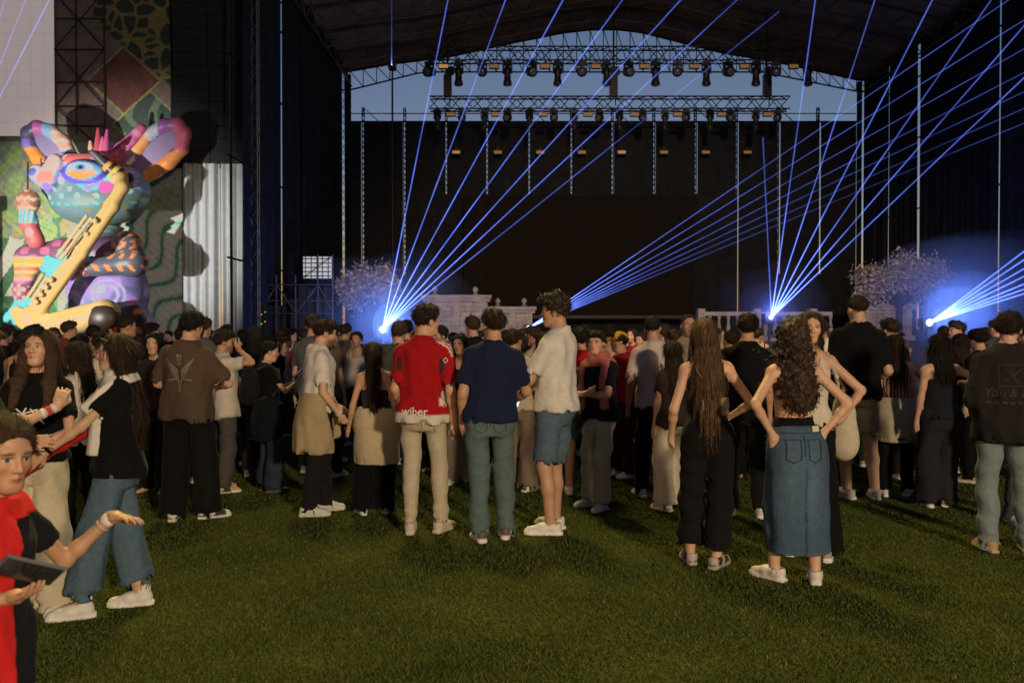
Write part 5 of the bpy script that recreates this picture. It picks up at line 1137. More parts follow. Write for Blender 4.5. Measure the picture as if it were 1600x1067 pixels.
def pockets(P, col, z=.90, sides=(-1, 1)):
    k = P.k
    for s in sides: a, b, h = .025 * k, .115 * k, .075 * k; strokes(P, [(s * a, h, s * b, h), (s * a, h, s * a * 1.1, -h * .7), (s * b, h, s * b, -h * .7), (s * a * 1.1, -h * .7, s * (a + b) / 2, -h), (s * b, -h * .7, s * (a + b) / 2, -h)], z * k, P.pel[0], .006, col, -1, 'pocket', P.trf)
    strokes(P, [(0, .10 * k, 0, -.03 * k), (-.13 * k, .115 * k, .13 * k, .115 * k)], z * k, P.pel[0], .005, col, -1, 'seam', P.trf)
def phone(P, loc, rot, label, lit=False, size=(.075, .15), shell=(.02, .02, .022)):
    o = empty('phone', loc, label=label, cat='phone'); o.rotation_euler = rot; w, h = size; mb = MB(); mb.box(-w / 2, w / 2, -.004, .004, -h / 2, h / 2); mb.build('phone_body', material('phone_shell_%d' % int(shell[0] * 100), shell, .35), o)
    mb = MB(); mb.box(-w / 2 + .004, w / 2 - .004, -.0062, -.0042, -h / 2 + .004, h / 2 - .004); mb.build('display', material('lit_phone', (.8, .85, .9), .3, emit=(.80, .92, 1.0), estr=.9) if lit else material('dark_glass', (.02, .022, .026), .1), o); return o
def hand_pt(P, i, f=.09, up=0):
    A = P.arm[i]; v = A['W'] + (A['fd'] * f + A['pn'] * .03) * P.k; w = Vector(v.tolist()); w.rotate(Euler((0, 0, R(P.yaw)))); return P.pos + w + Vector((0, 0, up))

# ---- child in front with the red cloth
P = who(-4, 0, 655, -108, 'child in black with a red cloth round the neck, reaching out a hand', 'f', 1, d=2.62, child=True, build=.86, face=.42, res=.0078, head=(-14, 6, 0), lean=(0, 4, 0), arms=dict(L=dict(t=(.36, .22, 1.34), palm=(-.2, 0, -1), pole=(.3, -.3, -1), curl=.25, hand=(-.1, 1, .05)), R=dict(t=(.13, .22, 1.15), pole=(.5, -.4, -1), palm=(0, .0, 1), curl=.45, hand=(.1, 1, .25))))
P.gaze = .002; go(P); P.top((.010, .010, .014), hem=.62, sleeve=.6, loose=.022); P.trousers((.02, .012, .03), 'loose'); P.shoes((.5, .48, .45)); P.hair('ponytail', (.045, .024, .014), length=.25, width=.8)
n = P.nb; P.overlay('red_cloth', (.55, .02, .02), lambda q: np.minimum(np.maximum(np.maximum(np.abs(q[:, 0] - .045 - .05 * (1.4 - q[:, 2])) - .048, -q[:, 1] - .03), q[:, 2] - 1.49), np.maximum(np.abs(q[:, 2] - 1.47 + .35 * q[:, 1]) - .035, np.abs(q[:, 0]) - .12)), .014, grow=.05)

P.band(0, (.65, .55, .5), .014); P.band(0, (.5, .3, .26), .006, off=.05)
tb = empty('tablet', hand_pt(P, 1, .10, .04), label='dark tablet held flat in the hand of the child with the red cloth', cat='tablet'); tb.rotation_euler = (R(60), R(-38), R(-22)); mb = MB(); mb.box(-.04, .04, -.005, .005, -.08, .08); mb.build('tablet_body', material('tablet_shell', (.10, .11, .12), .4), tb); mb = MB(); mb.box(-.036, .036, -.0075, -.0055, -.075, .075); mb.build('display', material('dark_glass', (.02, .022, .026), .1), tb)
# ---- woman with sunglasses on her hair
def shades(P, c=(.01, .01, .011), z=.088, y=.07):
    Q = lambda x, yy, zz: P.hc + P.hm @ (np.array([x, yy, zz], np.float32) * P.hs); mb = MB()
    for s in (-1, 1):
        mb.lathe([(.030, -.003), (.030, .003)], Q(s * .036, y + .012, z + .018), 14, P.hm @ np.array([s * .12, .8, .62])); mb.tube(Q(s * .068, y, z + .016), Q(s * .088, -.02, z - .03), .004, 5)
    mb.tube(Q(-.012, y + .016, z + .022), Q(.012, y + .016, z + .022), .004, 5); o = obj('sunglasses', mkmesh('sunglasses', mb.V, mb.F, False), material('sunglass_black', (.012, .012, .013), .12), P.root); return o
P = who(62, 0, 511, -172, 'woman with sunglasses pushed up on wavy brown hair, black tee with a white squiggle', 'f', 0, d=5.15, face=.4, head=(-6, -4, 4), arms=dict(L=dict(t=(.04, .24, 1.04), pole=(1, -.3, -.6), palm=(0, 0, -1), curl=.6), R=dict(t=(.16, .27, 1.24), pole=(.9, -.2, -.8), palm=(-1, 0, 0), curl=.9)))
P.gaze = .002; go(P); P.top(BLACK, hem=.93, sleeve=.78, loose=.026, sleeve_w=.034); P.trousers((.50, .45, .34), 'wide'); P.shoes(); P.hair('mid', BROWNHAIR, length=.36, width=1.25); P.locks(BROWNHAIR, .2, rad=.034); shades(P)
strokes(P, [(-.075, .01, .08, -.02), (-.06, .035, .02, -.03), (.0, .04, -.05, -.03), (.02, .035, .09, -.05), (-.08, -.01, .06, .03), (.05, .02, .1, .02)], 1.23 * P.k, .02, .009, (.62, .62, .60), 1)
P.band(0, (.6, .55, .5), .012)
# ---- blonde at the frame edge, forearm up
P = who(-34, 0, 500, -72, 'blonde person in black cut by the frame edge with a raised wrist full of bands', 'f', 0, d=4.5, arms=dict(R=dict(t=(.06, .40, 1.30), pole=(.3, -.1, -1), curl=1.2, palm=(-1, 0, 0), hand=(-.3, .3, 1)), L=dict(t=(.1, .25, 1.1))))
go(P); P.top(BLACK, hem=.86, sleeve=.8, loose=.025); P.trousers(BLACK, 'wide'); P.shoes(); P.hair('long_straight', BLONDE, length=.45)
for j, c in enumerate(((.65, .6, .55), (.5, .05, .08), (.7, .66, .6))): P.band(1, c, .010, off=.02 + j * .03)
# ---- woman in profile with white scarf and wide jeans
P = who(182, 955, 518, 110, 'woman in profile, black tee, wide jeans, white scarf and white high-top shoes', 'f', 0, face=.42, feet=((-.08, .20, 4), (.08, -.13, -6)), hipshift=.0, head=(-6, 2, 0), lean=(0, -2, 0), arms=dict(L=dict(t=(.13, .40, 1.02), pole=(.4, -1, -.5), palm=(-1, 0, -.2), curl=.3, spread=.2), R=dict(t=(.10, .36, 1.08), pole=(.4, -1, -.5), palm=(-1, 0, 0), curl=.5)))
go(P); P.top(BLACK, hem=.86, sleeve=.66, loose=.03, sleeve_w=.03); P.trousers((.085, .135, .185), 'wide', .93, mat=M_denim()); P.shoes((.70, .66, .62), (.74, .71, .66), high=True); P.hair('long_straight', DARKHAIR, length=.52, tuck=True); shades(P, z=.08)
n = P.nb; P.overlay('white_scarf', (.62, .58, .54), lambda q: np.minimum(np.maximum(np.maximum(np.abs(np.abs(q[:, 0]) - .10) - .055, .015 - q[:, 1]), 1.0 - q[:, 2]), np.maximum(np.abs(q[:, 2] - 1.46 + .2 * q[:, 1]) - .03, np.abs(q[:, 0]) - .12)), .02, grow=.05)
P.band(0, (.03, .02, .02), .008, 'bracelet', .03)
rc = empty('red_cloth', P.pos, R(P.yaw), label='red cloth stretched between the scarfed woman and the woman in the squiggle tee', cat='cloth'); P.drape([n + [.04, .20, -.30], n + [.02, .32, -.37], n + [.0, .44, -.44], n + [-.02, .52, -.50]], [.045, .035, .05, .055], (.45, .015, .02), name='cloth_strip', parent=rc, seed=8)
# ---- pair behind them
P = who(128, 0, 530, 60, 'person in a white tee with hand to the mouth behind the scarfed woman', 'f', 0, d=6.6, face=.5, arms=dict(R=dict(t=(.1, .28, 1.36), pole=(.9, .1, -.6), curl=.8), L=dict(t=(.14, .25, 1.02)))); go(P); P.top((.58, .53, .46), hem=.88, sleeve=.8, loose=.024); P.trousers(BLACK, 'straight'); P.shoes(); P.hair('mid', DARKHAIR, length=.25)
P = who(166, 0, 516, 20, 'person in a cream patterned shirt seen from behind near the scarfed woman', 'm', 1, d=7.6, arms=dict(L=DOWN, R=DOWN)); go(P)
P.top(lambda V: np.where((np.sin(V[:, 0] * 60 + 2 * np.sin(V[:, 2] * 30)) * np.sin(V[:, 2] * 45) > .55)[:, None], (.04, .035, .03), (.50, .45, .36)).astype(np.float32), hem=.85, sleeve=.85, loose=.03); P.trousers((.05, .045, .04), 'straight'); P.shoes(); P.hair('short', DARKHAIR)
P = who(118, 0, 528, 20, 'person raising an open hand towards the stage under the frog', 'm', 1, d=10.2, arms=dict(R=dict(t=(.40, .12, 1.75), pole=(1, -.3, -.4), curl=.1, spread=.5, palm=(0, 1, 0), hand=(.45, .1, 1)))); go(P); P.top(BLACK, hem=.86); P.trousers(BLACK); P.hair('short', BLACKHAIR)
P = who(243, 0, 518, 172, 'smiling dark-haired woman facing us over the shoulder of the brown-tee man', 'f', 0, d=8.8, face=.45); go(P); P.top((.03, .02, .02), hem=.9, sleeve=.6); P.trousers(BLACK); P.hair('mid', BLACKHAIR, length=.28)
# ---- man in brown tee with winged print
P = who(297, 812, 485, -8, 'man in a brown tee with a pale winged print on the back and black trousers', 'm', 0, feet=((-.12, -.06, 20), (.13, .06, -50)), head=(-12, 8, 0), arms=dict(L=dict(t=(.16, .22, 1.05), pole=(1, -.6, -.3)), R=dict(t=(.12, .26, 1.10), pole=(1, -.4, -.3))), build=1.06)
go(P); sh = P.top((.085, .058, .042), hem=.84, sleeve=.88, loose=.035, sleeve_w=.034, boxy=.9); P.trousers((.007, .007, .008), 'wide', fold=.008); P.shoes((.02, .02, .02), (.72, .69, .62), accent=(.70, .67, .60)); P.hair('short', BLACKHAIR)
wing = []
for s in (-1, 1):
    for j in range(7): wing.append((s * .012, -.03 - .012 * j, s * (.125 - .013 * j), .075 - .028 * j))
    wing += [(s * .03, -.09, s * .10, -.105), (s * .012, -.10, s * .004, -.20), (s * .02, -.02, s * .11, .06)]
strokes(P, wing, 1.29 * P.k, 0, .007, (.24, .22, .19)); strokes(P, [(-.03, .10, .03, .10), (0, .10, 0, .02), (-.018, .10, -.018, .05), (.018, .10, .018, .05), (-.025, .03, .025, .03)], 1.29 * P.k, 0, .008, (.25, .23, .20)); 
# ---- man on the phone
P = who(352, 768, 515, -62, 'bearded man in a white tee holding a phone to his ear', 'm', 1, face=.45, head=(-10, 6, 0), arms=dict(R=dict(t=(.12, .12, 1.56), pole=(.7, .7, -.5), palm=(-1, 0, 0), curl=.7, hand=(-.3, -.1, 1)), L=DOWN)); P.beard = .6
go(P); P.top((.55, .50, .43), hem=.80, sleeve=.75, loose=.03, sleeve_w=.035); P.trousers((.07, .065, .06), 'loose'); P.shoes((.42, .30, .14)); P.hair('short', DARKHAIR); P.band(1, (.5, .2, .1), .012); strokes(P, [(-.07, .0, -.07, -.2), (-.05, .0, -.05, -.2), (-.03, .02, -.03, -.2)], 1.15 * P.k, .02, .018, (.08, .07, .06), 1)
phone(P, hand_pt(P, 1, .06), (0, R(15), R(P.yaw)), 'dark phone pressed to the ear of the man in the white tee')
# ---- woman in black with rucksack, looking at her hands
P = who(420, 768, 530, -58, 'woman in black with a rucksack and dark swept-back hair looking at her phone', 'f', 0, face=.42, head=(-8, 14, 0), arms=dict(R=dict(t=(.07, .30, 1.27), pole=(.8, -.5, -.8), palm=(0, 0, 1), curl=.7), L=dict(t=(.02, .32, 1.27), pole=(.8, -.5, -.8), palm=(0, 0, 1), curl=.7)))
go(P); P.top(BLACK, hem=.84, sleeve=.7, loose=.02); P.trousers((.03, .042, .06), 'wide', mat=M_denim()); P.shoes(BLACK, (.1, .1, .1)); P.hair('ponytail', BLACKHAIR, length=.34); P.tied((.008, .009, .014), .42, name='tied_jacket')
phone(P, hand_pt(P, 1, .09, .03), (R(-50), 0, R(P.yaw)), 'phone in the hands of the woman with the rucksack')
bp = empty('rucksack', P.pos, R(P.yaw), label='black rucksack on the back of the woman looking at her phone', cat='rucksack'); g = U(.05, ell(P.tp(0, -.20, 1.25), (.15 * P.k, .10 * P.k, .22 * P.k)), ell(P.tp(0, -.24, 1.15), (.12 * P.k, .09 * P.k, .12 * P.k))); P.garment('bag', g, P.tp(-.2, -.38, .98), P.tp(.2, -.05, 1.55), (.012, .012, .014), parent=bp); st = [P.tp(.11, -.13, 1.42), P.tp(.115, -.03, 1.475), P.tp(.12, .10, 1.40), P.tp(.13, .12, 1.25), P.tp(.14, 0.02, 1.12), P.tp(.12, -.14, 1.08)]; P.drape(st, .018, (.03, .03, .033), name='shoulder_strap', parent=bp, fold=.001)
# ---- man in white tee with cream sweater tied round the waist
P = who(497, 803, 496, -68, 'bearded man in a white tee with a cream sweater tied at his waist', 'm', 0, face=.42, feet=((-.09, .08, 0), (.10, -.10, -12)), head=(0, 10, 0), lean=(0, 3, 0), arms=dict(R=dict(t=(.20, .16, .90), pole=(.3, -1, 0), curl=.5, palm=(-1, .2, 0)), L=dict(t=(.16, .2, .95)))); P.beard = .75
go(P); P.top((.60, .57, .52), hem=.92, sleeve=.84, loose=.03, sleeve_w=.028); P.trousers((.014, .012, .014), 'straight'); P.shoes((.55, .56, .46), (.6, .6, .52)); P.hair('crop', (.022, .012, .010), top=.018); P.tied((.37, .29, .175), .46); P.band(1, (.6, .5, .45), .012)
def capv(P, col, back=True, brim=(.02, .02, .022), peak=True):
    hs = P.hs; E = lambda x, y, z, a, b, d: ell(P.hc + P.hm @ (np.array([x, y, z], np.float32) * hs), (a * hs, b * hs, d * hs), P.hm); s = -1 if back else 1; a = E(0, -.012, .045, .094, .118, .092); br = E(0, s * .13, .038, .07, .075, .012)
    def f(p):
        z = ((p - P.hc) @ P.hm)[:, 2] / hs; d = np.maximum(a(p), (.034 - z) * hs)
        return smin(d, br(p), .01) if peak else d
    P.garment('cap', f, P.hc - .24 * hs, P.hc + .24 * hs, col, M_cloth(), P.res * .65)
# ---- woman with cream jacket tied at the waist
P = who(585, 802, 532, 6, 'woman with long dark hair, bare shoulders and a cream jacket tied over black trousers', 'f', 1, arms=dict(L=dict(t=(.26, -.02, .86)), R=dict(t=(.25, .02, .86))))
go(P); P.top((.03, .03, .035), hem=.95, sleeve=0, top_z=1.27, boxy=.1, loose=.008); P.trousers(BLACK, 'wide'); P.shoes((.55, .56, .48)); P.hair('long_straight', (.02, .013, .010), length=.62, width=.62); P.tied((.46, .38, .25), .50, 1.02, name='tied_jacket')
# ---- man in the red football shirt
def jersey(P):
    def c(V):
        q = (V - P.pel) @ P.T / P.k; z = q[:, 2] + .95; col = np.tile(np.array(RED, np.float32), (len(V), 1)); x = np.abs(q[:, 0])
        for a in (.0, .016, .032): col[(np.abs(q[:, 1] + .012 - (a - .016) * 1.6) < .0055) & (z > 1.36) & (x > .06) & (x < .30)] = (.66, .62, .55)
        col[z < .93] = (.60, .55, .48); col[(x > .165) & (z > 1.0) & (z < 1.1) & (q[:, 1] < .02)] = (.6, .55, .5); col[(x > .15) & (x < .19) & (z > 1.24) & (z < 1.35) & (q[:, 1] < -.01)] = (.05, .02, .03); return col
    return c
P = who(664, 832, 474, -10, 'man in a red football shirt and cream trousers, seen from behind', 'm', 0, head=(-42, 0, 0), feet=((-.10, -.05, 12), (.12, .03, -16)), build=1.0, arms=dict(L=dict(t=(.20, .12, .92)), R=dict(t=(.23, .0, .86), pole=(.4, -1, 0))), face=.5)
go(P); P.top(jersey(P), hem=.855, sleeve=.85, loose=.026, sleeve_w=.026, boxy=.7, res=P.res * .8); P.trousers((.46, .40, .30), 'slim', fold=.010); pockets(P, (.30, .25, .18), .84, (1,)); P.shoes((.50, .44, .36), (.55, .49, .4)); P.hair('crop', (.022, .011, .010), top=.020)
P.text('wiber', .092, .945 * P.k, -.035 * P.k, (.70, .67, .62), xscale=1.0)
strokes(P, [(.0, .02, .016, .0), (.016, .0, 0, -.02), (0, -.02, -.016, 0), (-.016, 0, 0, .02)], 1.33 * P.k, .19 * P.k, .006, (.6, .55, .5), -1, 'badge')
# ---- between them, facing us
P = who(722, 0, 520, 168, 'woman in a dark vest facing us between the red shirt and the navy tee', 'f', 1, d=9.3, face=.42, arms=dict(L=DOWN, R=DOWN)); go(P); P.top(BLACK, hem=.9, sleeve=.0, boxy=.2, loose=.012, strap=1.36, vneck=.06, neck=.085); P.trousers((.30, .24, .17), 'wide'); P.shoes(); P.hair('mid', BLACKHAIR, length=.26); P.locks(BLACKHAIR, .16)
P = who(690, 0, 507, 150, 'bespectacled man looking out behind the red-shirted man', 'm', 0, d=10.2, face=.42); P.beard = .5; go(P); P.top((.02, .02, .024)); P.trousers(BLACK); P.hair('short', DARKHAIR)
# ---- man in navy
P = who(770, 842, 481, 4, 'man in a plain navy tee and faded green-blue jeans, back to us', 'm', 1, head=(22, 4, 0), feet=((-.10, -.08, 14), (.10, .02, -8)), build=1.04, arms=dict(L=dict(t=(.23, .04, .88), pole=(.4, -1, 0)), R=dict(t=(.16, .28, 1.02), pole=(.8, -.8, -.2))))
go(P); P.top(NAVY, hem=.90, sleeve=.86, loose=.024, sleeve_w=.026, boxy=.7); P.trousers((.095, .135, .14), 'straight', mat=M_denim()); pockets(P, (.05, .07, .07)); P.shoes((.66, .62, .56), (.70, .66, .6), accent=(.10, .07, .06)); P.hair('quiff', DARKHAIR, top=.016)
P = who(806, 0, 513, -20, 'person in a cream top beside the navy-tee man', 'f', 1, d=8.9, arms=dict(R=dict(t=(.12, .3, 1.05)))); go(P); P.top((.48, .40, .28), hem=.88, sleeve=.8, loose=.02); P.trousers((.20, .15, .11), 'wide'); P.shoes(); P.hair('short', DARKHAIR)
# ---- tall young man in white
P = who(866, 832, 458, 58, 'tall curly-haired young man in a white tee and denim shorts holding a lit phone', 'm', 1, head=(14, 4, 0), feet=((-.09, -.02, 30), (.12, .06, -12)), build=.97, arms=dict(L=dict(t=(.09, .27, 1.02), pole=(1, -.7, -.2), palm=(0, 0, 1), curl=.7), R=dict(t=(.0, .3, 1.03), pole=(1, -.6, -.2))))
go(P); P.top((.60, .57, .53), hem=.90, sleeve=.88, loose=.026, sleeve_w=.026); P.trousers((.08, .12, .17), 'shorts', .50, mat=M_denim(), name='shorts'); P.shoes((.66, .62, .57)); P.hair('curly_top', DARKHAIR, top=.03); P.band(0, (.55, .2, .05), .012)
phone(P, hand_pt(P, 0, .10) + Vector((.045, -.10, -.03)), (R(-12), R(14), R(-8)), 'lit phone held by the tall man in white', True, (.060, .115))
# ---- football shirt 17 and friends
P = who(908, 772, 510, 0, 'person in a red number 17 football shirt and denim shorts, back to us', 'm', 1, arms=dict(L=dict(t=(.16, .2, 1.0)), R=dict(t=(.16, .2, 1.0)))); go(P); P.top(jersey(P), hem=.84, sleeve=.85, loose=.026); P.trousers((.06, .08, .085), 'shorts', .42, mat=M_denim(), name='shorts'); P.shoes(); P.hair('short', BLACKHAIR)
P.text('AMADEDA', .052, 1.33 * P.k, .02, (.62, .58, .52), arc=-.9); P.text('17', .20, 1.17 * P.k, .0, (.62, .58, .52)); P.text('wiber', .08, .92 * P.k, .0, (.64, .6, .54))
P = who(934, 795, 515, 138, 'boy in a black tee with folded arms and a pink shirt slung round his neck', 'm', 0, face=.40, build=.92, feet=((-.09, .05, 10), (.12, -.04, -20)), head=(10, 0, 0), arms=dict(L=dict(t=(-.04, .22, 1.14), pole=(1, -.3, -.8), palm=(0, -1, 0), curl=.6), R=dict(t=(-.05, .20, 1.17), pole=(1, -.3, -.8), palm=(0, -1, 0), curl=.6)))
go(P); P.top((.008, .009, .014), hem=.86, sleeve=.8, loose=.028, sleeve_w=.034); P.trousers((.40, .37, .31), 'loose'); P.shoes((.62, .57, .48)); P.hair('short', (.02, .012, .01), top=.012); P.overlay('slung_shirt', (.42, .13, .11), lambda q: np.minimum(np.maximum(np.maximum(np.abs(np.abs(q[:, 0]) - .125) - .036, .98 - q[:, 2]), -q[:, 1] - .06), np.maximum(1.40 - q[:, 2], np.abs(q[:, 0]) - .16)), .018, grow=.04)
P = who(972, 0, 517, 110, 'person in a red hoodie with a yellow and black cap', 'm', 1, d=9.8, face=.5); go(P); P.top((.36, .012, .014), hem=.88, sleeve=1.9, loose=.03); P.trousers((.06, .015, .012), 'loose'); P.shoes(); P.hair('short', BLACKHAIR); capv(P, lambda V: np.where((np.abs(((V - P.hc) @ P.hm)[:, 0]) < .05)[:, None], (.70, .42, .03), (.03, .025, .02)).astype(np.float32), False)
P = who(1022, 775, 491, 6, 'man in a pale pink tee and black trousers, back to us', 'm', 1, head=(-18, 0, 0), arms=dict(L=dict(t=(.24, .08, .92)), R=dict(t=(.20, .15, .95)))); go(P); P.top((.55, .44, .42), hem=.86, sleeve=.85, loose=.028, sleeve_w=.026); P.trousers(BLACK, 'straight'); P.shoes((.55, .5, .42)); P.hair('fade', BLACKHAIR)
P = who(1052, 0, 530, 20, 'person in cream trousers half hidden behind the long-haired woman', 'f', 1, d=8.0); go(P); P.top((.03, .02, .02)); P.trousers((.45, .40, .31), 'wide'); P.shoes(); P.hair('long_straight', DARKHAIR, length=.4)
# ---- woman with very long straight hair
P = who(1098, 884, 494, -8, 'woman all in black with very long straight light-brown hair and a small bag', 'f', 0, feet=((-.085, .06, 12), (.09, -.05, -28)), head=(2, 0, -2), arms=dict(L=dict(t=(.22, .04, .9)), R=dict(t=(.17, .13, 1.03), pole=(1, -.55, -.1), curl=.6)))
go(P); P.top(BLACK, hem=.90, sleeve=0, boxy=.15, loose=.010, hipx=.01, strap=1.34, neck=.08); P.trousers((.007, .007, .008), 'loose', .955); P.shoes((.03, .025, .022), (.35, .3, .25), accent=(.40, .35, .28)); P.hair('long_straight', (.105, .062, .032), length=.70, width=1.02); P.locks((.105, .062, .032), .25, sides=(-1,))
bg = empty('shoulder_bag', P.pos, R(P.yaw), label='small shiny clear bag at the hip of the long-haired woman', cat='bag'); bx = seen(P, 1117, 637, -.12)
mb = MB(); mb.box(-.085, .085, -.028, .028, -.06, .06); o = mb.build('pouch', material('clear_vinyl', (.22, .17, .13), .12, spec=.9), bg); o.location = bx; o.rotation_euler = (0, R(-6), R(12)); bv = o.modifiers.new('bevel', 'BEVEL'); bv.width = .012; bv.segments = 2
mb = MB(); mb.box(-.088, .088, -.033, -.0285, -.005, .062); o = mb.build('flap', material('clear_vinyl', (.22, .17, .13), .12), bg); o.location = bx; o.rotation_euler = (0, R(-6), R(12))
mb = MB(); pts = [bx + [-.08, 0, .06], P.tp(.04, -.16, 1.2), P.tp(-.08, -.14, 1.38), P.tp(-.1, -.02, 1.475)]
for a, b in zip(pts, pts[1:]): mb.tube(a.tolist(), b.tolist(), .004, 5)
mb.build('chain_strap', material('strap_metal', (.5, .45, .4), .3, .8), bg)
# ---- couple in black between
P = who(1164, 806, 488, -10, 'man in black with black trousers and white shoes between the two women in front', 'm', 1, arms=dict(L=DOWN, R=DOWN)); go(P); P.top(BLACK, sleeve=.8, loose=.02); P.trousers((.008, .008, .009), 'straight'); P.shoes((.6, .55, .48)); P.hair('short', BLACKHAIR)
P = who(1140, 0, 515, 10, 'woman with hair tied in a bun and a bare-shouldered dark top near the balustrade', 'f', 1, d=9.6); go(P); P.top(BLACK, sleeve=0, top_z=1.33, boxy=.1); P.trousers(BLACK); P.hair('bun', DARKHAIR)
# ---- woman with curly hair and denim skirt
P = who(1236, 908, 493, 8, 'curly-haired woman with bare back and long denim skirt, hands in her back pockets', 'f', 0, feet=((-.10, .04, 30), (.14, -.06, -22)), hipshift=.012, head=(0, 2, 3), arms=dict(L=dict(t=(.175, -.085, .99), pole=(1, -.55, .1), palm=(-.3, 1, 0), hand=(-.35, .1, -1), curl=.3), R=dict(t=(.185, -.075, .99), pole=(1, -.35, .1), palm=(-.3, 1, 0), hand=(-.35, .15, -1), curl=.3)))
go(P); P.top(BLACK, hem=.98, sleeve=0, top_z=1.105, boxy=.0, loose=.008, hipx=.0); P.skirt(lambda V: (lambda x, z: np.array((.052, .086, .135), np.float32) * (1 + .55 * np.exp(-((x - .07) / .06) ** 2 - ((z - .62) / .22) ** 2) + .45 * np.exp(-((x + .06) / .06) ** 2 - ((z - .66) / .24) ** 2) + .35 * (z < .215) - .55 * (np.abs(x - .012 - .02 * (1 - z)) < .006) - .3 * (np.abs(z - .95) < .005))[:, None])(V[:, 0], V[:, 2]), [(1.045, .148, .112, .01, -.004), (1.0, .168, .125, .01, -.01), (.92, .198, .15, .01, -.025), (.80, .205, .155, .015, -.02), (.55, .195, .15, .025, -.01), (.20, .212, .165, .045, 0)], M_denim(), fold=.006); P.shoes((.60, .56, .50), (.70, .66, .60)); P.hair('long_curly', (.035, .018, .010), length=.50, width=.86)
pockets(P, (.026, .042, .066), .885)
mb = MB(); c = P.pel + np.array([.095, -.118, .075]) * P.k; mb.box(-.03, .03, -.003, .003, -.018, .018); o = mb.build('waist_patch', material('leather_patch', (.62, .55, .42), .6), P.root); o.location = c; o.rotation_euler = (R(-8), 0, R(28))
# ---- woman facing us with the tote
P = who(1268, 866, 484, 158, 'woman facing us behind the curly-haired woman, white top and cream tote bag', 'f', 0, face=.40, head=(12, 0, -3), arms=dict(L=dict(t=(.22, .1, 1.02), pole=(1, -.5, -.2)), R=dict(t=(.15, .2, 1.05))))
go(P); P.top((.58, .53, .45), hem=.93, sleeve=0, boxy=.2, loose=.012, strap=1.35, neck=.085); P.trousers(BLACK, 'wide'); P.shoes((.5, .36, .28)); P.hair('long_straight', (.055, .026, .014), length=.40, width=.8)
tb = empty('tote_bag', P.pos, R(P.yaw), label='slouchy cream cloth tote hanging beside the woman who faces us', cat='bag'); c = seen(P, 1318, 672, .12); g = U(.06, ell(c + [0, 0, -.08], (.115, .085, .15)), ell(c + [0, 0, .09], (.075, .05, .16))); fo = folds(77, 30, .010, (1, 1, .4)); P.garment('tote', lambda p, g=g, fo=fo: g(p) + fo(p), c - .3, c + .3, (.50, .44, .33), parent=tb); P.drape([c + [0, .0, .2], c * .4 + P.sh[0] * .6 + [-.06, -.02, 0], P.sh[0] + [.02, -.02, .055], P.sh[0] + [-.05, .08, -.10], c + [.02, .04, .18]], .014, (.50, .44, .33), name='tote_strap', parent=tb, fold=.001)
# ---- tall man in black tee
P = who(1340, 778, 459, -4, 'tall man in a black tee and beige shorts, back to us', 'm', 0, build=1.05, arms=dict(L=dict(t=(.16, .2, 1.05)), R=dict(t=(.2, .2, 1.0)))); go(P); P.top(BLACK, hem=.86, sleeve=.9, loose=.03, sleeve_w=.028, boxy=.8); P.trousers((.30, .25, .17), 'shorts', .46, name='shorts'); P.shoes((.58, .5, .42)); P.hair('fade', (.03, .016, .01))
P = who(1400, 776, 520, -12, 'woman in a red and white striped top with a beige jacket at her waist', 'f', 1, arms=dict(L=DOWN, R=DOWN)); go(P); P.top(lambda V: np.where((np.sin(V[:, 0] * 210) > .25)[:, None], (.50, .42, .36), (.22, .03, .03)).astype(np.float32), hem=.98, sleeve=0, boxy=.15, loose=.012, strap=1.33, res=.008); P.trousers(BLACK, 'straight'); P.shoes((.6, .5, .45)); P.hair('mid', (.03, .014, .009), length=.34); P.tied((.42, .36, .26), .42, .95, name='tied_jacket')
P = who(1464, 792, 519, 0, 'woman in a black strapless top with dark hair in front of the bright laser', 'f', 0, arms=dict(L=DOWN, R=dict(t=(.34, .14, 1.25), pole=(1, -.5, -.5))), build=1.08); go(P); P.top((.012, .013, .02), hem=.9, sleeve=0, top_z=1.31, boxy=.1, loose=.01); P.trousers((.02, .02, .024), 'wide'); P.shoes((.3, .25, .2)); P.hair('mid', BLACKHAIR, length=.3, width=1.1)
P = who(1528, 0, 512, 30, 'dark-haired man half hidden behind the man in the printed sweatshirt', 'm', 0, d=9.4, arms=dict(L=DOWN, R=DOWN)); go(P); P.top((.012, .012, .016)); P.trousers(BLACK); P.shoes((.4, .25, .1)); P.hair('short', BLACKHAIR)
# ---- man in printed dark sweatshirt
P = who(1572, 862, 485, -14, 'man in a washed black sweatshirt with script on the back and pale jeans', 'm', 0, head=(-22, 0, 0), feet=((-.12, -.02, 16), (.16, .06, -18)), build=1.02, face=.5, arms=dict(L=dict(t=(.17, .16, 1.0), pole=(.35, -1, -.3)), R=dict(t=(.17, .2, 1.0), pole=(.35, -1, -.3))))
go(P); P.top((.016, .014, .014), hem=.80, sleeve=1.55, loose=.034, sleeve_w=.034, boxy=1.0, fold=.009); P.trousers((.17, .21, .22), 'straight', mat=M_denim()); P.shoes((.36, .24, .12), (.40, .30, .2)); P.hair('short', (.025, .013, .009))
P.text('You & Hell', .085, 1.17 * P.k, .0, (.042, .039, .036), shear=.35); strokes(P, [(-.17 + .05 * j, .003 * (-1) ** j, -.135 + .05 * j, 0) for j in range(7)], 1.10 * P.k, .0, .012, (.045, .042, .04)); strokes(P, [(-.09, .07, .09, .07), (-.09, -.08, .09, -.08), (-.09, .07, -.09, -.08), (.09, .07, .09, -.08), (-.06, .05, .05, -.06), (.06, .04, -.05, -.05), (-.02, .06, .03, -.07)], 1.30 * P.k, .0, .006, (.04, .038, .036))
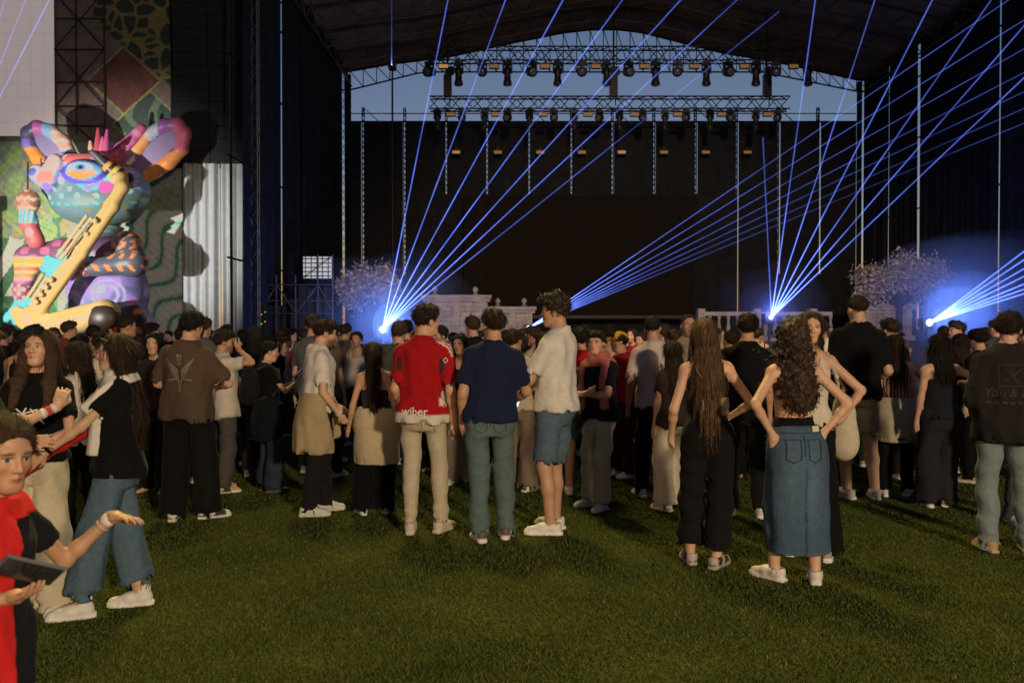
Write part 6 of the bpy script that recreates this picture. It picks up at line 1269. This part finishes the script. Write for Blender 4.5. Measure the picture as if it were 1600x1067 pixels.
P = who(1606, 0, 500, 175, 'person at the frame edge facing the man in the printed sweatshirt', 'm', 0, d=7.4, face=.5); go(P); P.top(BLACK); P.trousers((.05, .07, .08), mat=M_denim()); P.shoes(); P.hair('short', DARKHAIR)

# ---- the crowd further on: prototypes, then copies
M_CROWD = material('crowd_cloth', rough=.9, source='object', bump=.4, bscale=22, var=.15, vscale=9, spec=.2)
def proto(i, sex, hair, hc, arms, sleeve=.8, skin=0):
    P = Person(1.70 if sex == 'm' else 1.62, sex, skin, res=.030, seed=300 + i, arms=arms, head=((i * 37) % 40 - 20, 0, 0)); P.pos = Vector((0, 0, 0)); P.make((0, -400, 0), 0, 'x', face=.55)
    P.top((1, 1, 1), hem=.86, sleeve=sleeve, loose=.022, mat=M_CROWD, **({} if sleeve else dict(strap=1.35))); P.trousers((.02, .02, .022), 'straight'); P.hair(hair, hc, length=.38); P.shoes((.3, .28, .25)); return P.root
up = dict(t=(.10, .26, 1.34), pole=(.8, -.3, -.8), curl=.7)
PR = [proto(0, 'm', 'short', BLACKHAIR, None), proto(1, 'f', 'long_straight', DARKHAIR, None), proto(2, 'm', 'fade', DARKHAIR, dict(R=up), skin=1), proto(3, 'f', 'mid', BLACKHAIR, None, .6, 1), proto(4, 'm', 'curly_top', DARKHAIR, None), proto(5, 'f', 'ponytail', BROWNHAIR, dict(L=up, R=up), 0, 0), proto(6, 'f', 'bun', DARKHAIR, None, 0, 1), proto(7, 'm', 'short', BROWNHAIR, dict(L=up), skin=0)]
KIND = ['short-haired man', 'long-haired woman', 'man with one hand up', 'woman with loose hair', 'curly-haired man', 'pony-tailed woman', 'woman with a hair bun', 'brown-haired man']
REF = [(60, 'the squiggle-tee woman'), (182, 'the white-scarf woman'), (297, 'the brown-tee man'), (352, 'the man on the phone'), (420, 'the rucksack woman'), (497, 'the tied-sweater man'), (585, 'the tied-jacket woman'), (664, 'the red football shirt'), (770, 'the navy-tee man'), (866, 'the tall man in white'), (934, 'the boy with folded arms'), (1022, 'the pink-tee man'), (1098, 'the straight-haired woman'), (1236, 'the denim-skirt woman'), (1340, 'the man in beige shorts'), (1400, 'the striped-top woman'), (1462, 'the strapless-top woman'), (1566, 'the printed-sweatshirt man')]
flush()
rs = random.Random(21); CLOTH = [((.007, .007, .008), 'black', 9), ((.015, .02, .045), 'navy', 3), ((.5, .46, .40), 'white', 5), ((.34, .02, .02), 'red', 4), ((.10, .075, .055), 'brown', 3), ((.06, .07, .06), 'olive', 2), ((.30, .24, .16), 'beige', 3), ((.10, .10, .11), 'grey', 3)]
bag = [c for c in CLOTH for _ in range(c[2])]; placed = list(PEOPLE); first = [True] * len(PR); nC = 0
def crowd_person(x, y, yaw, i, sc, col, cname):
    root = PR[i]
    depth = 'close behind' if y < 11.5 else ('rows behind' if y < 17 else 'far behind'); cname = cname; px = 800 + x / y * FPX; ref = min(REF, key=lambda r_: abs(r_[0] - px))[1]
    if first[i]: r = root; kids = list(root.children); first[i] = False
    else:
        r = root.copy(); COL.objects.link(r); kids = []
        for ch in root.children: c = ch.copy(); COL.objects.link(c); c.parent = r; kids.append(c)
    r.location = (x, y, gz(y)); r.rotation_euler = (0, 0, R(yaw)); r.scale = (sc, sc, sc); r['label'] = '%s in a %s top %s %s' % (KIND[i], cname, depth, ref); r['group'] = 'crowd before the stage'; r['category'] = 'person'
    for k in kids: k.color = (*col, 1)
for y in [9.6, 10.3, 11.0, 11.9, 12.8, 13.8, 15.0, 16.4, 18.0, 20.0, 22.5, 25.5, 28.5]:
    x = -.62 * y + rs.uniform(0, .4)
    while x < .62 * y:
        yy = y + rs.uniform(-.3, .3); p = Vector((x, yy, gz(yy)))
        sx = 800 + x / yy * FPX
        if min(abs(sx - 598), abs(sx - 1453), abs(sx - 1205) * 1.6) > (150 / yy + 9) and all((Vector((q.x - p.x, q.y - p.y))).length > .5 for q in placed[:len(PEOPLE)]):
            i = rs.randrange(len(PR)); c = rs.choice(bag); crowd_person(x, yy, rs.choice([rs.gauss(0, 25), rs.gauss(0, 25), rs.gauss(0, 25), rs.uniform(-180, 180)]), i, rs.uniform(.93, 1.035), c[0], c[1]); nC += 1
        x += rs.uniform(.6, 1.0) * (1 if y < 14 else 1.35)
print('people', len(PEOPLE), 'crowd', nC, 'script', round(time.time() - T0, 1), 'tris', sum(len(m.polygons) for m in bpy.data.meshes) * 2)
